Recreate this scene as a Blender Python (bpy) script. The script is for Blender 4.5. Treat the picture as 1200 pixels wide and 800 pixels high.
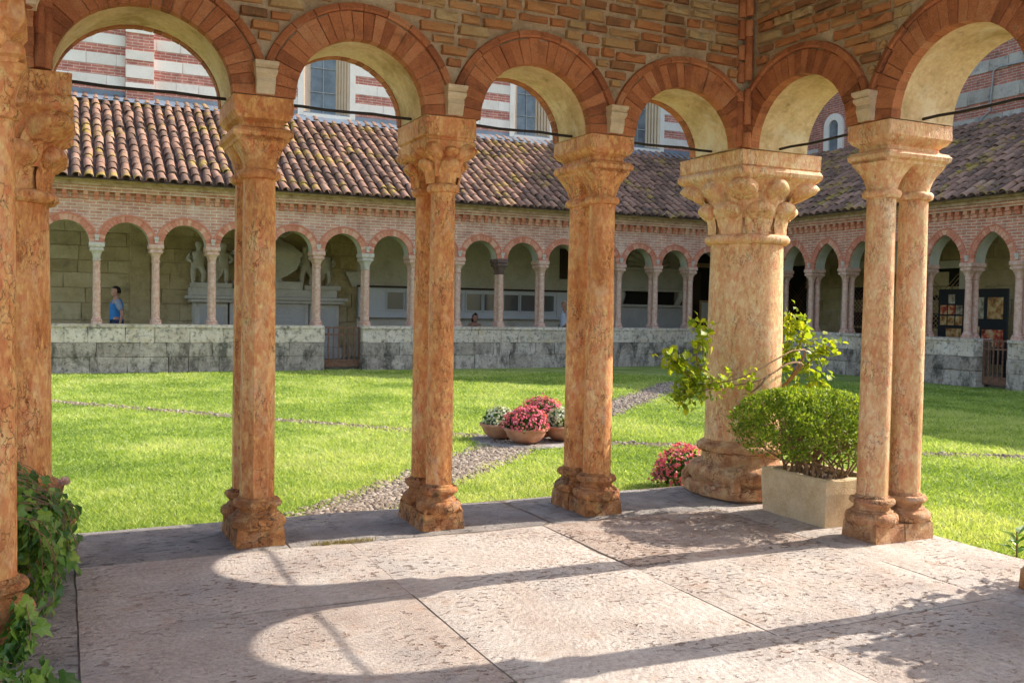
import bpy, bmesh, math, random
import numpy as np
from mathutils import Vector, Matrix, noise as mnoise

random.seed(7); rng = np.random.default_rng(7)
sc = bpy.context.scene
for o in list(bpy.data.objects): bpy.data.objects.remove(o)
col = sc.collection
PI = math.pi

# ------------------------------------------------------------------ camera
CAM = Vector((-2.1753, -4.6354, 1.4192))
yaw, pit, rol, FPX = 0.4463, -0.0361, 0.0175, 1100.23
fwd = Vector((math.sin(yaw)*math.cos(pit), math.cos(yaw)*math.cos(pit), math.sin(pit)))
rt0 = Vector((math.cos(yaw), -math.sin(yaw), 0)); up0 = rt0.cross(fwd)
rt = math.cos(rol)*rt0 + math.sin(rol)*up0; upv = -math.sin(rol)*rt0 + math.cos(rol)*up0
cd = bpy.data.cameras.new('camera'); cam = bpy.data.objects.new('camera', cd); col.objects.link(cam)
cam.matrix_world = Matrix(((rt.x, upv.x, -fwd.x, CAM.x), (rt.y, upv.y, -fwd.y, CAM.y), (rt.z, upv.z, -fwd.z, CAM.z), (0, 0, 0, 1)))
cd.sensor_width = 36; cd.lens = FPX/1200*36; cd.clip_start = .05; cd.clip_end = 600
sc.camera = cam

# ------------------------------------------------------------------ sky, sun, exposure
SUN_EL = math.radians(35.2)
w = bpy.data.worlds.new('World'); sc.world = w; w.use_nodes = True
nt = w.node_tree; nt.nodes.clear()
sky = nt.nodes.new('ShaderNodeTexSky'); sky.sky_type = 'NISHITA'; sky.sun_disc = False
sky.sun_elevation = SUN_EL; sky.sun_rotation = math.radians(92); sky.air_density = 1.0; sky.dust_density = 2.0; sky.ozone_density = .3
bg = nt.nodes.new('ShaderNodeBackground'); bg.inputs[1].default_value = 0.15
wo = nt.nodes.new('ShaderNodeOutputWorld')
nt.links.new(sky.outputs[0], bg.inputs[0]); nt.links.new(bg.outputs[0], wo.inputs[0])
sl = bpy.data.lights.new('sun', 'SUN'); sl.energy = 3.2; sl.angle = math.radians(.4); sl.color = (1, .94, .85)
so = bpy.data.objects.new('sun', sl); col.objects.link(so)
saz = math.radians(-2.0)
sdir = Vector((math.cos(SUN_EL)*math.cos(saz), math.cos(SUN_EL)*math.sin(saz), math.sin(SUN_EL)))
so.rotation_euler = sdir.to_track_quat('Z', 'Y').to_euler(); so.location = (30, -2, 25)
vs = sc.view_settings; vs.view_transform = 'Standard'; vs.look = 'None'; vs.gamma = 1; vs.use_curve_mapping = False
vs.exposure = 1.22

# ------------------------------------------------------------------ materials
MATS = {}
def nodes(name):
    m = bpy.data.materials.new(name); m.use_nodes = True; t = m.node_tree; t.nodes.clear()
    return m, t
def mixc(t, fac, a, b, mode='MIX'):
    n = t.nodes.new('ShaderNodeMix'); n.data_type = 'RGBA'; n.blend_type = mode
    for s, v in ((n.inputs[0], fac), (n.inputs[6], a), (n.inputs[7], b)):
        if isinstance(v, bpy.types.NodeSocket): t.links.new(v, s)
        elif isinstance(v, (int, float)): s.default_value = v
        else: s.default_value = (*v, 1)
    return n.outputs[2]
def math_(t, op, a, b=0.0, clamp=False):
    n = t.nodes.new('ShaderNodeMath'); n.operation = op; n.use_clamp = clamp
    for s, v in zip(n.inputs, (a, b)):
        if isinstance(v, bpy.types.NodeSocket): t.links.new(v, s)
        else: s.default_value = v
    return n.outputs[0]
def ramp(t, fac, stops):
    n = t.nodes.new('ShaderNodeValToRGB'); e = n.color_ramp.elements
    while len(e) < len(stops): e.new(.5)
    for i, (p, c) in enumerate(stops): e[i].position = p; e[i].color = (*c, 1) if len(c) == 3 else c
    t.links.new(fac, n.inputs[0]); return n.outputs[0]
def noise(t, vec, scale, detail=6, rough=.6, dist=0):
    n = t.nodes.new('ShaderNodeTexNoise'); n.inputs['Scale'].default_value = scale; n.inputs['Detail'].default_value = detail
    n.inputs['Roughness'].default_value = rough; n.inputs['Distortion'].default_value = dist
    t.links.new(vec, n.inputs['Vector']); return n.outputs[0]
def mapr(t, v, a, b):
    n = t.nodes.new('ShaderNodeMapRange'); n.inputs[1].default_value = a; n.inputs[2].default_value = b
    t.links.new(v, n.inputs[0]); return n.outputs[0]
def smul(t, vec, s):
    n = t.nodes.new('ShaderNodeVectorMath'); n.operation = 'MULTIPLY'; t.links.new(vec, n.inputs[0]); n.inputs[1].default_value = s
    return n.outputs[0]
def pos(t):
    return t.nodes.new('ShaderNodeNewGeometry').outputs['Position']
def tintn(t):
    n = t.nodes.new('ShaderNodeAttribute'); n.attribute_name = 'tint'; return n.outputs['Fac']
def finish(t, colr, rough=.8, bump=None, spec=.3, metal=0):
    b = t.nodes.new('ShaderNodeBsdfPrincipled'); o = t.nodes.new('ShaderNodeOutputMaterial')
    if isinstance(colr, bpy.types.NodeSocket): t.links.new(colr, b.inputs['Base Color'])
    else: b.inputs['Base Color'].default_value = (*colr, 1)
    if isinstance(rough, bpy.types.NodeSocket): t.links.new(rough, b.inputs['Roughness'])
    else: b.inputs['Roughness'].default_value = rough
    b.inputs['Specular IOR Level'].default_value = spec; b.inputs['Metallic'].default_value = metal
    if bump:
        n = t.nodes.new('ShaderNodeBump'); n.inputs['Strength'].default_value = bump[1]; n.inputs['Distance'].default_value = bump[2]
        t.links.new(bump[0], n.inputs['Height']); t.links.new(n.outputs[0], b.inputs['Normal'])
    t.links.new(b.outputs[0], o.inputs[0])
def matl(name, stops, scale=4, tint=0., stretch=(1, 1, 1), stains=(), vein=None, bump=(30, .4, .01), rough=.8, detail=8, spec=.3, pits=None, fine=.25, cells=None):
    """stone-like material: noise (and per-piece tint) through a colour ramp, stains, veins, pits, fine relief"""
    m, t = nodes(name); p = smul(t, pos(t), stretch)
    n = mapr(t, noise(t, p, scale, detail, .62), .28, .72)
    if tint > 0: n = math_(t, 'ADD', math_(t, 'MULTIPLY', n, 1-tint), math_(t, 'MULTIPLY', tintn(t), tint))
    c = ramp(t, n, stops)
    f = noise(t, p, scale*14, 4, .7)
    c = mixc(t, fine, c, ramp(t, f, [(.3, (.25, .25, .25)), (.7, (.85, .85, .85))]), 'OVERLAY')
    h = math_(t, 'MULTIPLY', noise(t, p, bump[0], 6, .7), 1.0)
    if cells:
        cn = t.nodes.new('ShaderNodeTexNoise'); cn.inputs['Scale'].default_value = cells[0]*.7; t.links.new(p, cn.inputs['Vector'])
        cw = t.nodes.new('ShaderNodeVectorMath'); cw.operation = 'MULTIPLY_ADD'; t.links.new(cn.outputs['Color'], cw.inputs[0]); cw.inputs[1].default_value = (.05,)*3; t.links.new(p, cw.inputs[2])
        cv = t.nodes.new('ShaderNodeTexVoronoi'); cv.feature = 'SMOOTH_F1'; cv.inputs['Scale'].default_value = cells[0]; t.links.new(cw.outputs[0], cv.inputs['Vector'])
        c = mixc(t, cells[1], c, ramp(t, cv.outputs['Color'], [(.15, (.18, .14, .12)), (.5, (.5, .48, .46)), (.85, (.86, .84, .8))]), 'OVERLAY')
    if vein:
        vs_, vc, vw, va = vein
        wn = t.nodes.new('ShaderNodeTexNoise'); wn.inputs['Scale'].default_value = vs_*.8; wn.inputs['Detail'].default_value = 5
        t.links.new(p, wn.inputs['Vector'])
        wp = t.nodes.new('ShaderNodeVectorMath'); wp.operation = 'MULTIPLY_ADD'; t.links.new(wn.outputs['Color'], wp.inputs[0])
        wp.inputs[1].default_value = (.35,)*3; t.links.new(p, wp.inputs[2])
        v = t.nodes.new('ShaderNodeTexVoronoi'); v.feature = 'DISTANCE_TO_EDGE'; v.inputs['Scale'].default_value = vs_
        t.links.new(wp.outputs[0], v.inputs['Vector'])
        k = mapr(t, v.outputs['Distance'], vw, 0)
        k = math_(t, 'MULTIPLY', k, mapr(t, noise(t, p, vs_*.5, 3), .42, .62))
        c = mixc(t, math_(t, 'MULTIPLY', k, va, True), c, vc)
        h = math_(t, 'SUBTRACT', h, math_(t, 'MULTIPLY', k, .5))
    for sc_, ss, lo, hi, amt, *sx in stains:
        q = smul(t, pos(t), sx[0]) if sx else p
        k = math_(t, 'MULTIPLY', mapr(t, noise(t, q, ss, 8, .68, .3), lo, hi), amt, True)
        c = mixc(t, k, c, sc_)
    if pits:
        ps, pc, lo, hi, stre = pits
        q = smul(t, pos(t), stre)
        k = mapr(t, noise(t, q, ps, 3, .55), lo, hi)
        k = math_(t, 'MULTIPLY', k, mapr(t, noise(t, p, 1.6, 5), .44, .6), True)
        c = mixc(t, math_(t, 'MULTIPLY', k, .8), c, pc); h = math_(t, 'SUBTRACT', h, math_(t, 'MULTIPLY', k, 1.6))
    finish(t, c, rough, (h, bump[1], bump[2]), spec)
    MATS[name] = m; return m
def leafmat(name, stops, trans=.45, rough=.45, scale=6):
    m, t = nodes(name)
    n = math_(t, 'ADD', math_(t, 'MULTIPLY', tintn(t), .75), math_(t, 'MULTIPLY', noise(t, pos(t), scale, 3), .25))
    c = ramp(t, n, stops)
    b = t.nodes.new('ShaderNodeBsdfPrincipled'); b.inputs['Roughness'].default_value = rough; b.inputs['Specular IOR Level'].default_value = .35
    tr = t.nodes.new('ShaderNodeBsdfTranslucent'); mx = t.nodes.new('ShaderNodeMixShader'); o = t.nodes.new('ShaderNodeOutputMaterial')
    t.links.new(c, b.inputs['Base Color']); t.links.new(mixc(t, 1, c, (1.25, 1.2, .6), 'MULTIPLY'), tr.inputs[0])
    mx.inputs[0].default_value = trans
    t.links.new(b.outputs[0], mx.inputs[1]); t.links.new(tr.outputs[0], mx.inputs[2]); t.links.new(mx.outputs[0], o.inputs[0])
    MATS[name] = m; return m
def plain(name, c, rough=.6, metal=0, var=.25, scale=20):
    m, t = nodes(name); n = noise(t, pos(t), scale, 5)
    cc = mixc(t, mapr(t, n, .3, .7), tuple(x*(1-var) for x in c), tuple(min(1, x*(1+var)) for x in c))
    finish(t, cc, rough, (n, .2, .005), .3, metal); MATS[name] = m; return m
def brickmat(name, axis, c1, c2, mort, bw=.24, bh=.066, ms=.011, stains=()):
    """far brickwork: brick courses on a vertical wall along x or along y"""
    m, t = nodes(name); p = pos(t)
    s = t.nodes.new('ShaderNodeSeparateXYZ'); t.links.new(p, s.inputs[0]); c = t.nodes.new('ShaderNodeCombineXYZ')
    wob = math_(t, 'MULTIPLY', noise(t, p, 1.3, 3), .05)
    t.links.new(s.outputs[0 if axis == 'x' else 1], c.inputs[0]); t.links.new(math_(t, 'ADD', s.outputs[2], wob), c.inputs[1])
    b = t.nodes.new('ShaderNodeTexBrick'); t.links.new(c.outputs[0], b.inputs[0])
    b.inputs['Color1'].default_value = (*c1, 1); b.inputs['Color2'].default_value = (*c2, 1); b.inputs['Mortar'].default_value = (*mort, 1)
    b.inputs['Scale'].default_value = 1; b.inputs['Brick Width'].default_value = bw; b.inputs['Row Height'].default_value = bh
    b.inputs['Mortar Size'].default_value = ms; b.inputs['Mortar Smooth'].default_value = .5; b.inputs['Bias'].default_value = -.1
    k = mixc(t, .45, b.outputs[0], ramp(t, noise(t, p, 5, 6), [(.3, (.2, .2, .2)), (.7, (.85, .8, .78))]), 'OVERLAY')
    for sc_, ss, lo, hi, amt in stains:
        k = mixc(t, math_(t, 'MULTIPLY', mapr(t, noise(t, p, ss, 8, .68, .3), lo, hi), amt, True), k, sc_)
    finish(t, k, .9, (math_(t, 'SUBTRACT', 1.0, b.outputs[1]), .5, .01)); MATS[name] = m; return m

MARB = [(0, (.42, .14, .04)), (.3, (.64, .265, .085)), (.6, (.77, .385, .155)), (.85, (.83, .5, .26)), (1, (.87, .63, .42))]
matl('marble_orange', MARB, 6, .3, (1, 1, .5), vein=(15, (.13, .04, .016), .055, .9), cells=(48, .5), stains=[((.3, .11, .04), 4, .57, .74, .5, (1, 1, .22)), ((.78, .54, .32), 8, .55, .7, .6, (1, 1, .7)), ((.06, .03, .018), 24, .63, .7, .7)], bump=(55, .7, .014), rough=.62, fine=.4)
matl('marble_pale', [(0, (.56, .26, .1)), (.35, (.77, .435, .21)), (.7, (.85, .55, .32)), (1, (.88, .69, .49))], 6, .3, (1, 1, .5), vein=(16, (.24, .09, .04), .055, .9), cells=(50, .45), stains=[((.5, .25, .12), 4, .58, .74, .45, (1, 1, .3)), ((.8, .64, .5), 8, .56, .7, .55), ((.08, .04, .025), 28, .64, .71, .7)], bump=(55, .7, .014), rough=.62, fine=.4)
matl('marble_worn', [(0, (.22, .075, .026)), (.35, (.5, .205, .07)), (.7, (.65, .32, .13)), (1, (.72, .47, .28))], 8, .2, cells=(22, .5), stains=[((.045, .028, .018), 8, .52, .66, .85), ((.56, .42, .3), 10, .56, .7, .65)], vein=(12, (.07, .028, .015), .06, .9), bump=(30, 1, .035), rough=.78, fine=.5)
matl('marble_worn_pale', [(0, (.34, .14, .06)), (.35, (.56, .28, .13)), (.7, (.7, .41, .22)), (1, (.78, .56, .38))], 8, .2, cells=(22, .4), stains=[((.14, .075, .045), 8, .55, .69, .75), ((.72, .55, .4), 10, .56, .7, .6)], vein=(11, (.12, .05, .025), .05, .85), bump=(30, .9, .03), rough=.78, fine=.45)
matl('marble_far', [(0, (.4, .19, .13)), (.4, (.56, .33, .25)), (1, (.74, .58, .48))], 14, .3, vein=(16, (.28, .11, .08), .05, .5), bump=(60, .3, .006), rough=.7)
matl('marble_far_dark', [(0, (.07, .045, .04)), (.5, (.13, .08, .07)), (1, (.3, .17, .13))], 5, .2, bump=(60, .3, .006), rough=.7)
matl('stone_far_pale', [(0, (.35, .3, .25)), (.5, (.5, .44, .38)), (1, (.62, .57, .5))], 8, .3, bump=(60, .3, .006), rough=.8)
BR = [(0, (.13, .085, .05)), (.18, (.3, .14, .065)), (.4, (.48, .19, .075)), (.62, (.5, .25, .105)), (.8, (.44, .29, .14)), (.92, (.52, .38, .2)), (1, (.34, .27, .18))]
matl('brick', BR, 7, .72, stains=[((.38, .31, .19), 9, .6, .8, .55), ((.07, .05, .03), 6, .6, .8, .6)], bump=(28, .8, .02), rough=.92)
matl('brick_red', [(0, (.2, .07, .035)), (.35, (.42, .145, .062)), (.7, (.54, .205, .09)), (1, (.6, .3, .155))], 9, .6, stains=[((.44, .33, .2), 9, .6, .74, .5), ((.1, .045, .025), 5, .55, .72, .65)], bump=(34, .9, .02), rough=.88, fine=.45)
matl('mortar', [(0, (.38, .26, .16)), (.5, (.58, .42, .27)), (1, (.68, .53, .37))], 5, stains=[((.09, .06, .035), 4, .56, .75, .7)], bump=(22, 1, .03), rough=.95)
matl('soffit_plaster', [(0, (.54, .37, .2)), (.5, (.7, .51, .29)), (1, (.79, .62, .4))], 2.8, stains=[((.38, .25, .1), 2.4, .48, .64, .75), ((.78, .68, .5), 4, .53, .66, .65), ((.2, .14, .07), 9, .6, .72, .6)], fine=.35, bump=(18, .25, .008), rough=.9)
matl('corbel_stone', [(0, (.48, .36, .22)), (1, (.72, .58, .4))], 9, bump=(40, .5, .008), rough=.85)
FL = [(0, (.31, .23, .18)), (.35, (.45, .36, .295)), (.65, (.55, .465, .395)), (1, (.64, .565, .495))]
matl('floor_stone', FL, 2.4, .35, stains=[((.42, .27, .18), 5, .55, .7, .65), ((.36, .33, .31), 1.5, .5, .68, .6), ((.24, .19, .16), 12, .62, .72, .6)], pits=(24, (.24, .13, .075), .57, .64, (.75, 1.4, 1)), bump=(34, .8, .018), fine=.45, rough=.75)
matl('floor_stone_rough', [(0, (.33, .22, .16)), (.5, (.52, .4, .32)), (1, (.64, .55, .47))], 5, .3, stains=[((.25, .15, .1), 9, .54, .7, .7)], pits=(24, (.19, .11, .075), .54, .63, (.7, 1.3, 1)), bump=(28, 1, .025), rough=.85)
matl('sill_stone', [(0, (.19, .16, .14)), (.5, (.31, .27, .235)), (1, (.5, .445, .39))], 4, .3, stains=[((.1, .09, .085), 7, .54, .7, .7), ((.45, .35, .28), 5, .62, .8, .5)], pits=(20, (.12, .1, .09), .58, .64, (.6, 1.4, 1)), bump=(26, .9, .02), rough=.85)
matl('joint_dirt', [(0, (.12, .09, .065)), (1, (.26, .2, .15))], 9, bump=(40, .8, .02), rough=1)
matl('trough_stone', [(0, (.56, .38, .2)), (.5, (.7, .51, .3)), (1, (.78, .6, .38))], 7, bump=(95, .6, .02), rough=.95, fine=.4, stains=[((.38, .26, .14), 5, .58, .78, .5), ((.45, .31, .16), 60, .58, .68, .4), ((.85, .7, .5), 75, .55, .64, .5)])
matl('parapet_pale', [(0, (.41, .325, .25)), (.5, (.65, .535, .43)), (1, (.81, .7, .58))], 5, .35, stains=[((.13, .125, .11), 12, .52, .64, .8), ((.56, .4, .17), 1.6, .56, .7, .6), ((.1, .1, .085), 3, .54, .68, .7), ((.66, .63, .57), 16, .58, .7, .6)], bump=(20, .9, .03), rough=.92)
matl('parapet_lichen', [(0, (.29, .235, .195)), (.5, (.49, .405, .335)), (1, (.67, .57, .48))], 6, .4, stains=[((.05, .045, .035), 3.5, .47, .62, .8, (1, 1, .55)), ((.05, .05, .04), 15, .54, .64, .7), ((.5, .47, .4), 17, .57, .68, .65), ((.22, .18, .07), 4, .58, .7, .5)], bump=(20, 1, .04), rough=.95)
matl('wall_block', [(0, (.3, .22, .1)), (.5, (.48, .37, .19)), (1, (.62, .5, .3))], 3, .45, stains=[((.13, .1, .055), 2.5, .54, .72, .6)], bump=(18, .9, .03), rough=.95)
matl('wall_plaster', [(0, (.52, .46, .35)), (.5, (.62, .56, .45)), (1, (.68, .63, .52))], 1.3, stains=[((.33, .29, .2), 1.6, .55, .75, .5)], bump=(15, .3, .01), rough=.95)
matl('monument_stone', [(0, (.38, .33, .26)), (.5, (.54, .49, .41)), (1, (.64, .59, .52))], 3, .3, stains=[((.22, .19, .15), 4, .55, .75, .5)], bump=(30, .4, .01), rough=.8)
matl('monument_panel', [(0, (.42, .39, .35)), (1, (.54, .51, .47))], 4, .2, bump=(30, .3, .006), rough=.7)
matl('church_stone', [(0, (.62, .57, .51)), (.5, (.76, .71, .65)), (1, (.84, .8, .74))], 3, .5, stains=[((.45, .39, .33), 2, .58, .78, .5), ((.3, .28, .25), 7, .66, .8, .4)], bump=(25, .4, .015), rough=.85)
matl('church_moulding', [(0, (.52, .38, .26)), (.5, (.64, .49, .36)), (1, (.7, .58, .45))], 4, .5, bump=(25, .3, .01), rough=.8)
matl('gable_stone', [(0, (.27, .24, .21)), (.5, (.42, .385, .345)), (1, (.55, .51, .47))], 2.5, .5, stains=[((.1, .09, .085), 3.5, .54, .7, .75)], bump=(18, .9, .03), rough=.92)
brickmat('brick_far_x', 'x', (.52, .24, .17), (.6, .35, .27), (.66, .53, .44), stains=[((.72, .6, .52), 1.4, .54, .72, .6), ((.28, .15, .1), 1, .55, .75, .4)])
brickmat('brick_far_y', 'y', (.46, .18, .12), (.56, .26, .18), (.62, .49, .4), stains=[((.64, .5, .42), 1.4, .6, .78, .45), ((.22, .11, .08), 1, .55, .75, .4)])
brickmat('brick_church', 'x', (.42, .15, .12), (.5, .2, .155), (.6, .45, .38), .26, .07, .01, stains=[((.62, .45, .38), 2, .62, .8, .4)])
brickmat('brick_gable', 'y', (.36, .12, .085), (.42, .16, .12), (.42, .35, .3), .26, .07, .012, stains=[((.12, .09, .08), 3, .54, .72, .6), ((.5, .44, .38), 2.4, .62, .8, .5)])
matl('voussoir_far', [(0, (.46, .14, .085)), (.5, (.6, .235, .15)), (1, (.7, .42, .3))], 7, .7, bump=(30, .4, .01), rough=.9)
matl('intrados_far', [(0, (.36, .34, .27)), (1, (.52, .5, .41))], 3, bump=(20, .3, .01), rough=.95)
TI = [(0, (.08, .055, .042)), (.28, (.17, .1, .07)), (.55, (.27, .15, .1)), (.8, (.36, .2, .135)), (.92, (.38, .26, .18)), (1, (.46, .37, .29))]
matl('roof_tile', TI, 7, .62, fine=.5, stains=[((.42, .29, .04), 1.5, .54, .62, .7), ((.055, .045, .04), 7, .55, .7, .75), ((.46, .41, .35), 10, .58, .7, .65)], bump=(22, .7, .015), rough=.92)
matl('roof_boards', [(0, (.28, .19, .11)), (1, (.46, .34, .22))], 3, rough=.9)
matl('roof_channel', [(0, (.05, .035, .03)), (.5, (.11, .07, .055)), (1, (.2, .13, .1))], 6, .3, stains=[((.1, .09, .02), 5, .58, .72, .6)], bump=(22, .6, .015), rough=.95)
matl('moss_eave', [(0, (.24, .16, .11)), (.4, (.46, .31, .23)), (1, (.64, .48, .39))], 6, bump=(25, .9, .03), rough=.95)
matl('lead', [(0, (.13, .16, .2)), (1, (.22, .26, .31))], 2, bump=(10, .2, .01), rough=.5)
matl('lawn_soil', [(0, (.15, .2, .035)), (.5, (.26, .33, .07)), (1, (.39, .42, .15))], 1.4, stains=[((.15, .11, .06), 3, .66, .8, .6)], bump=(40, 1, .03), rough=1)
matl('path_soil', [(0, (.13, .1, .06)), (1, (.28, .215, .14))], 6, bump=(50, 1, .02), rough=1)
matl('pebble', [(0, (.12, .085, .06)), (.4, (.24, .18, .13)), (.75, (.37, .295, .225)), (1, (.52, .45, .37))], 12, .75, bump=(60, .4, .01), rough=.85)
matl('terracotta', [(0, (.34, .14, .08)), (.5, (.48, .22, .13)), (1, (.58, .33, .22))], 8, stains=[((.5, .4, .32), 5, .58, .76, .5)], bump=(40, .3, .006), rough=.85)
matl('soil', [(0, (.03, .02, .012)), (1, (.09, .06, .04))], 20, bump=(60, 1, .02), rough=1)
matl('bark', [(0, (.16, .09, .045)), (1, (.42, .26, .14))], 30, bump=(70, .8, .01), rough=.9)
matl('rust', [(0, (.08, .04, .025)), (.6, (.2, .1, .06)), (1, (.3, .17, .1))], 20, bump=(80, .4, .005), rough=.8)
plain('iron', (.035, .03, .026), .6, .3); plain('white_paint', (.62, .62, .62), .5, 0, .06); plain('dark_wood', (.06, .035, .02), .6)
plain('pale_wood', (.38, .24, .11), .6); plain('black_board', (.015, .017, .018), .5); plain('cable_grey', (.35, .36, .37), .5)
plain('dark_void', (.02, .017, .013), .9); plain('paper', (.55, .52, .45), .8, 0, .1, 8); plain('ceiling_wood', (.24, .15, .085), .8)
m, t = nodes('case_glass'); finish(t, (.12, .12, .115), .08, None, .6); MATS['case_glass'] = m
m, t = nodes('window_glass'); finish(t, mixc(t, mapr(t, noise(t, pos(t), 2.5, 3), .35, .65), (.10, .125, .15), (.2, .235, .265)), .12, None, .6); MATS['window_glass'] = m
plain('skin', (.5, .26, .17), .5, 0, .1); plain('hair_dark', (.018, .013, .01), .5); plain('hair_white', (.55, .54, .5), .6)
plain('shirt_blue', (.05, .22, .5), .8, 0, .2, 8); plain('shirt_grey', (.3, .34, .42), .8, 0, .1); plain('shirt_white', (.6, .64, .74), .8, 0, .08)
plain('denim', (.06, .08, .14), .9); plain('beige_cloth', (.35, .3, .22), .9); plain('shoe', (.04, .035, .03), .6); plain('brown_cloth', (.2, .11, .07), .9)
leafmat('grass_blade', [(0, (.11, .2, .03)), (.35, (.265, .38, .068)), (.65, (.425, .53, .13)), (1, (.64, .66, .32))], .5, .6, 2)
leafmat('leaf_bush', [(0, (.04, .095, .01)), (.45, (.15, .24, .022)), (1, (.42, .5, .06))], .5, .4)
leafmat('leaf_ivy', [(0, (.03, .085, .018)), (.5, (.11, .23, .032)), (1, (.34, .44, .06))], .3, .35)
leafmat('leaf_rose', [(0, (.14, .23, .02)), (.5, (.33, .41, .025)), (1, (.58, .58, .04))], .55, .45)
leafmat('leaf_pot', [(0, (.03, .08, .015)), (1, (.1, .19, .03))], .3, .45)
leafmat('moss_dry', [(0, (.12, .08, .03)), (.5, (.26, .2, .06)), (1, (.4, .34, .12))], .2, .8)
leafmat('petal_pink', [(0, (.5, .05, .12)), (.5, (.76, .14, .22)), (.8, (.84, .3, .36)), (1, (.88, .55, .55))], .35, .5)
leafmat('petal_white', [(0, (.5, .5, .2)), (.4, (.66, .66, .45)), (1, (.8, .8, .72))], .35, .5)
leafmat('petal_rose', [(0, (.7, .42, .42)), (1, (.8, .66, .62))], .35, .5)
# pictures on the display boards: flat print
def picmat(name, cols, seed):
    m, t = nodes(name); mp = t.nodes.new('ShaderNodeVectorMath'); mp.operation = 'ADD'; mp.inputs[1].default_value = (seed, seed*1.7, seed*.3)
    t.links.new(pos(t), mp.inputs[0]); n = noise(t, mp.outputs[0], 7, 4)
    finish(t, ramp(t, n, [(.3, cols[0]), (.45, cols[1]), (.55, cols[2]), (.7, cols[3])]), .5); MATS[name] = m
picmat('picture_red', [(.05, .03, .02), (.45, .06, .03), (.55, .3, .12), (.6, .5, .35)], 3)
picmat('picture_gold', [(.06, .04, .02), (.35, .16, .05), (.5, .32, .12), (.6, .48, .3)], 8)
picmat('picture_grey', [(.08, .07, .05), (.25, .2, .12), (.4, .35, .25), (.55, .5, .4)], 13)

# ------------------------------------------------------------------ mesh helpers
class MB:
    def __init__(s): s.v = []; s.f = []; s.t = []; s.m = []
    def face(s, pts, tint=.5, mi=0):
        k = len(s.v); s.v += [tuple(p) for p in pts]; s.f.append(tuple(range(k, k+len(pts)))); s.t.append(tint); s.m.append(mi)
    def grid(s, rings, close=True, capa=False, capb=False, tint=.5, mi=0):
        k = len(s.v); n = len(rings[0])
        for r in rings: s.v += [tuple(p) for p in r]
        for i in range(len(rings)-1):
            for j in range(n if close else n-1):
                a, b = j, (j+1) % n
                s.f.append((k+i*n+a, k+i*n+b, k+(i+1)*n+b, k+(i+1)*n+a)); s.t.append(tint); s.m.append(mi)
        if capa: s.f.append(tuple(k+j for j in reversed(range(n)))); s.t.append(tint); s.m.append(mi)
        if capb: s.f.append(tuple(k+(len(rings)-1)*n+j for j in range(n))); s.t.append(tint); s.m.append(mi)
    def box(s, a, b, tint=.5, mi=0, jit=0):
        (x0, y0, z0), (x1, y1, z1) = a, b; J = lambda: random.uniform(-jit, jit)
        c = [(x+J(), y+J(), z+J()) for z in (z0, z1) for y in (y0, y1) for x in (x0, x1)]
        k = len(s.v); s.v += c
        for q in ((0, 2, 3, 1), (4, 5, 7, 6), (0, 1, 5, 4), (2, 6, 7, 3), (0, 4, 6, 2), (1, 3, 7, 5)):
            s.f.append(tuple(k+i for i in q)); s.t.append(tint); s.m.append(mi)
    def tube(s, path, rad, seg=6, tint=.5, mi=0):
        path = [Vector(p) for p in path]; rings = []
        for i, p in enumerate(path):
            d = (path[min(i+1, len(path)-1)]-path[max(i-1, 0)]).normalized()
            a = d.orthogonal().normalized() if i == 0 else (a-d*a.dot(d)).normalized()
            b = d.cross(a); r = rad[i] if isinstance(rad, (list, tuple)) else rad
            rings.append([p+(a*math.cos(q)+b*math.sin(q))*r for q in (2*PI*j/seg for j in range(seg))])
        s.grid(rings, True, True, True, tint, mi)
    def vine(s, pts_, rad, seg=6, sub=5):
        P_ = [Vector(p) for p in pts_]; P_ = [P_[0]*2-P_[1]]+P_+[P_[-1]*2-P_[-2]]; out = []; n = len(pts_)
        for i in range(1, n):
            a, b, c, d = P_[i-1], P_[i], P_[i+1], P_[i+2]
            for k in range(sub):
                u_ = k/sub; q = .5*(2*b+(c-a)*u_+(2*a-5*b+4*c-d)*u_*u_+(3*b-a-3*c+d)*u_**3); out.append(q+mnoise.noise_vector(q*14)*.006)
        out.append(P_[-2]); m_ = len(out)-1
        s.tube(out, [rad[0]+(rad[1]-rad[0])*i/m_ for i in range(m_+1)], seg)
    def lathe(s, prof, seg=40, c=(0, 0), tint=.5, mi=0, cap=True, wob=0):
        rings = [[(c[0]+r*math.cos(2*PI*(j+.5)/seg), c[1]+r*math.sin(2*PI*(j+.5)/seg), z) for j in range(seg)] for r, z in prof]
        s.grid(rings, True, cap, cap, tint, mi)
    def mesh(s, name, mats, smooth=None, lump=None):
        me = bpy.data.meshes.new(name)
        vv = s.v
        if lump:
            am, sc_ = lump; vv = [tuple(Vector(p)+mnoise.noise_vector(Vector(p)*sc_)*am+mnoise.noise_vector(Vector(p)*sc_*3.1)*am*.4) for p in vv]
        me.from_pydata(vv, [], s.f)
        for m_ in (mats if isinstance(mats, (list, tuple)) else [mats]): me.materials.append(MATS[m_])
        at = me.attributes.new('tint', 'FLOAT', 'FACE'); at.data.foreach_set('value', s.t)
        me.polygons.foreach_set('material_index', s.m)
        if smooth is not None:
            me.polygons.foreach_set('use_smooth', [True]*len(s.f)); me.set_sharp_from_angle(angle=math.radians(smooth))
        me.update(); return me

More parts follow.
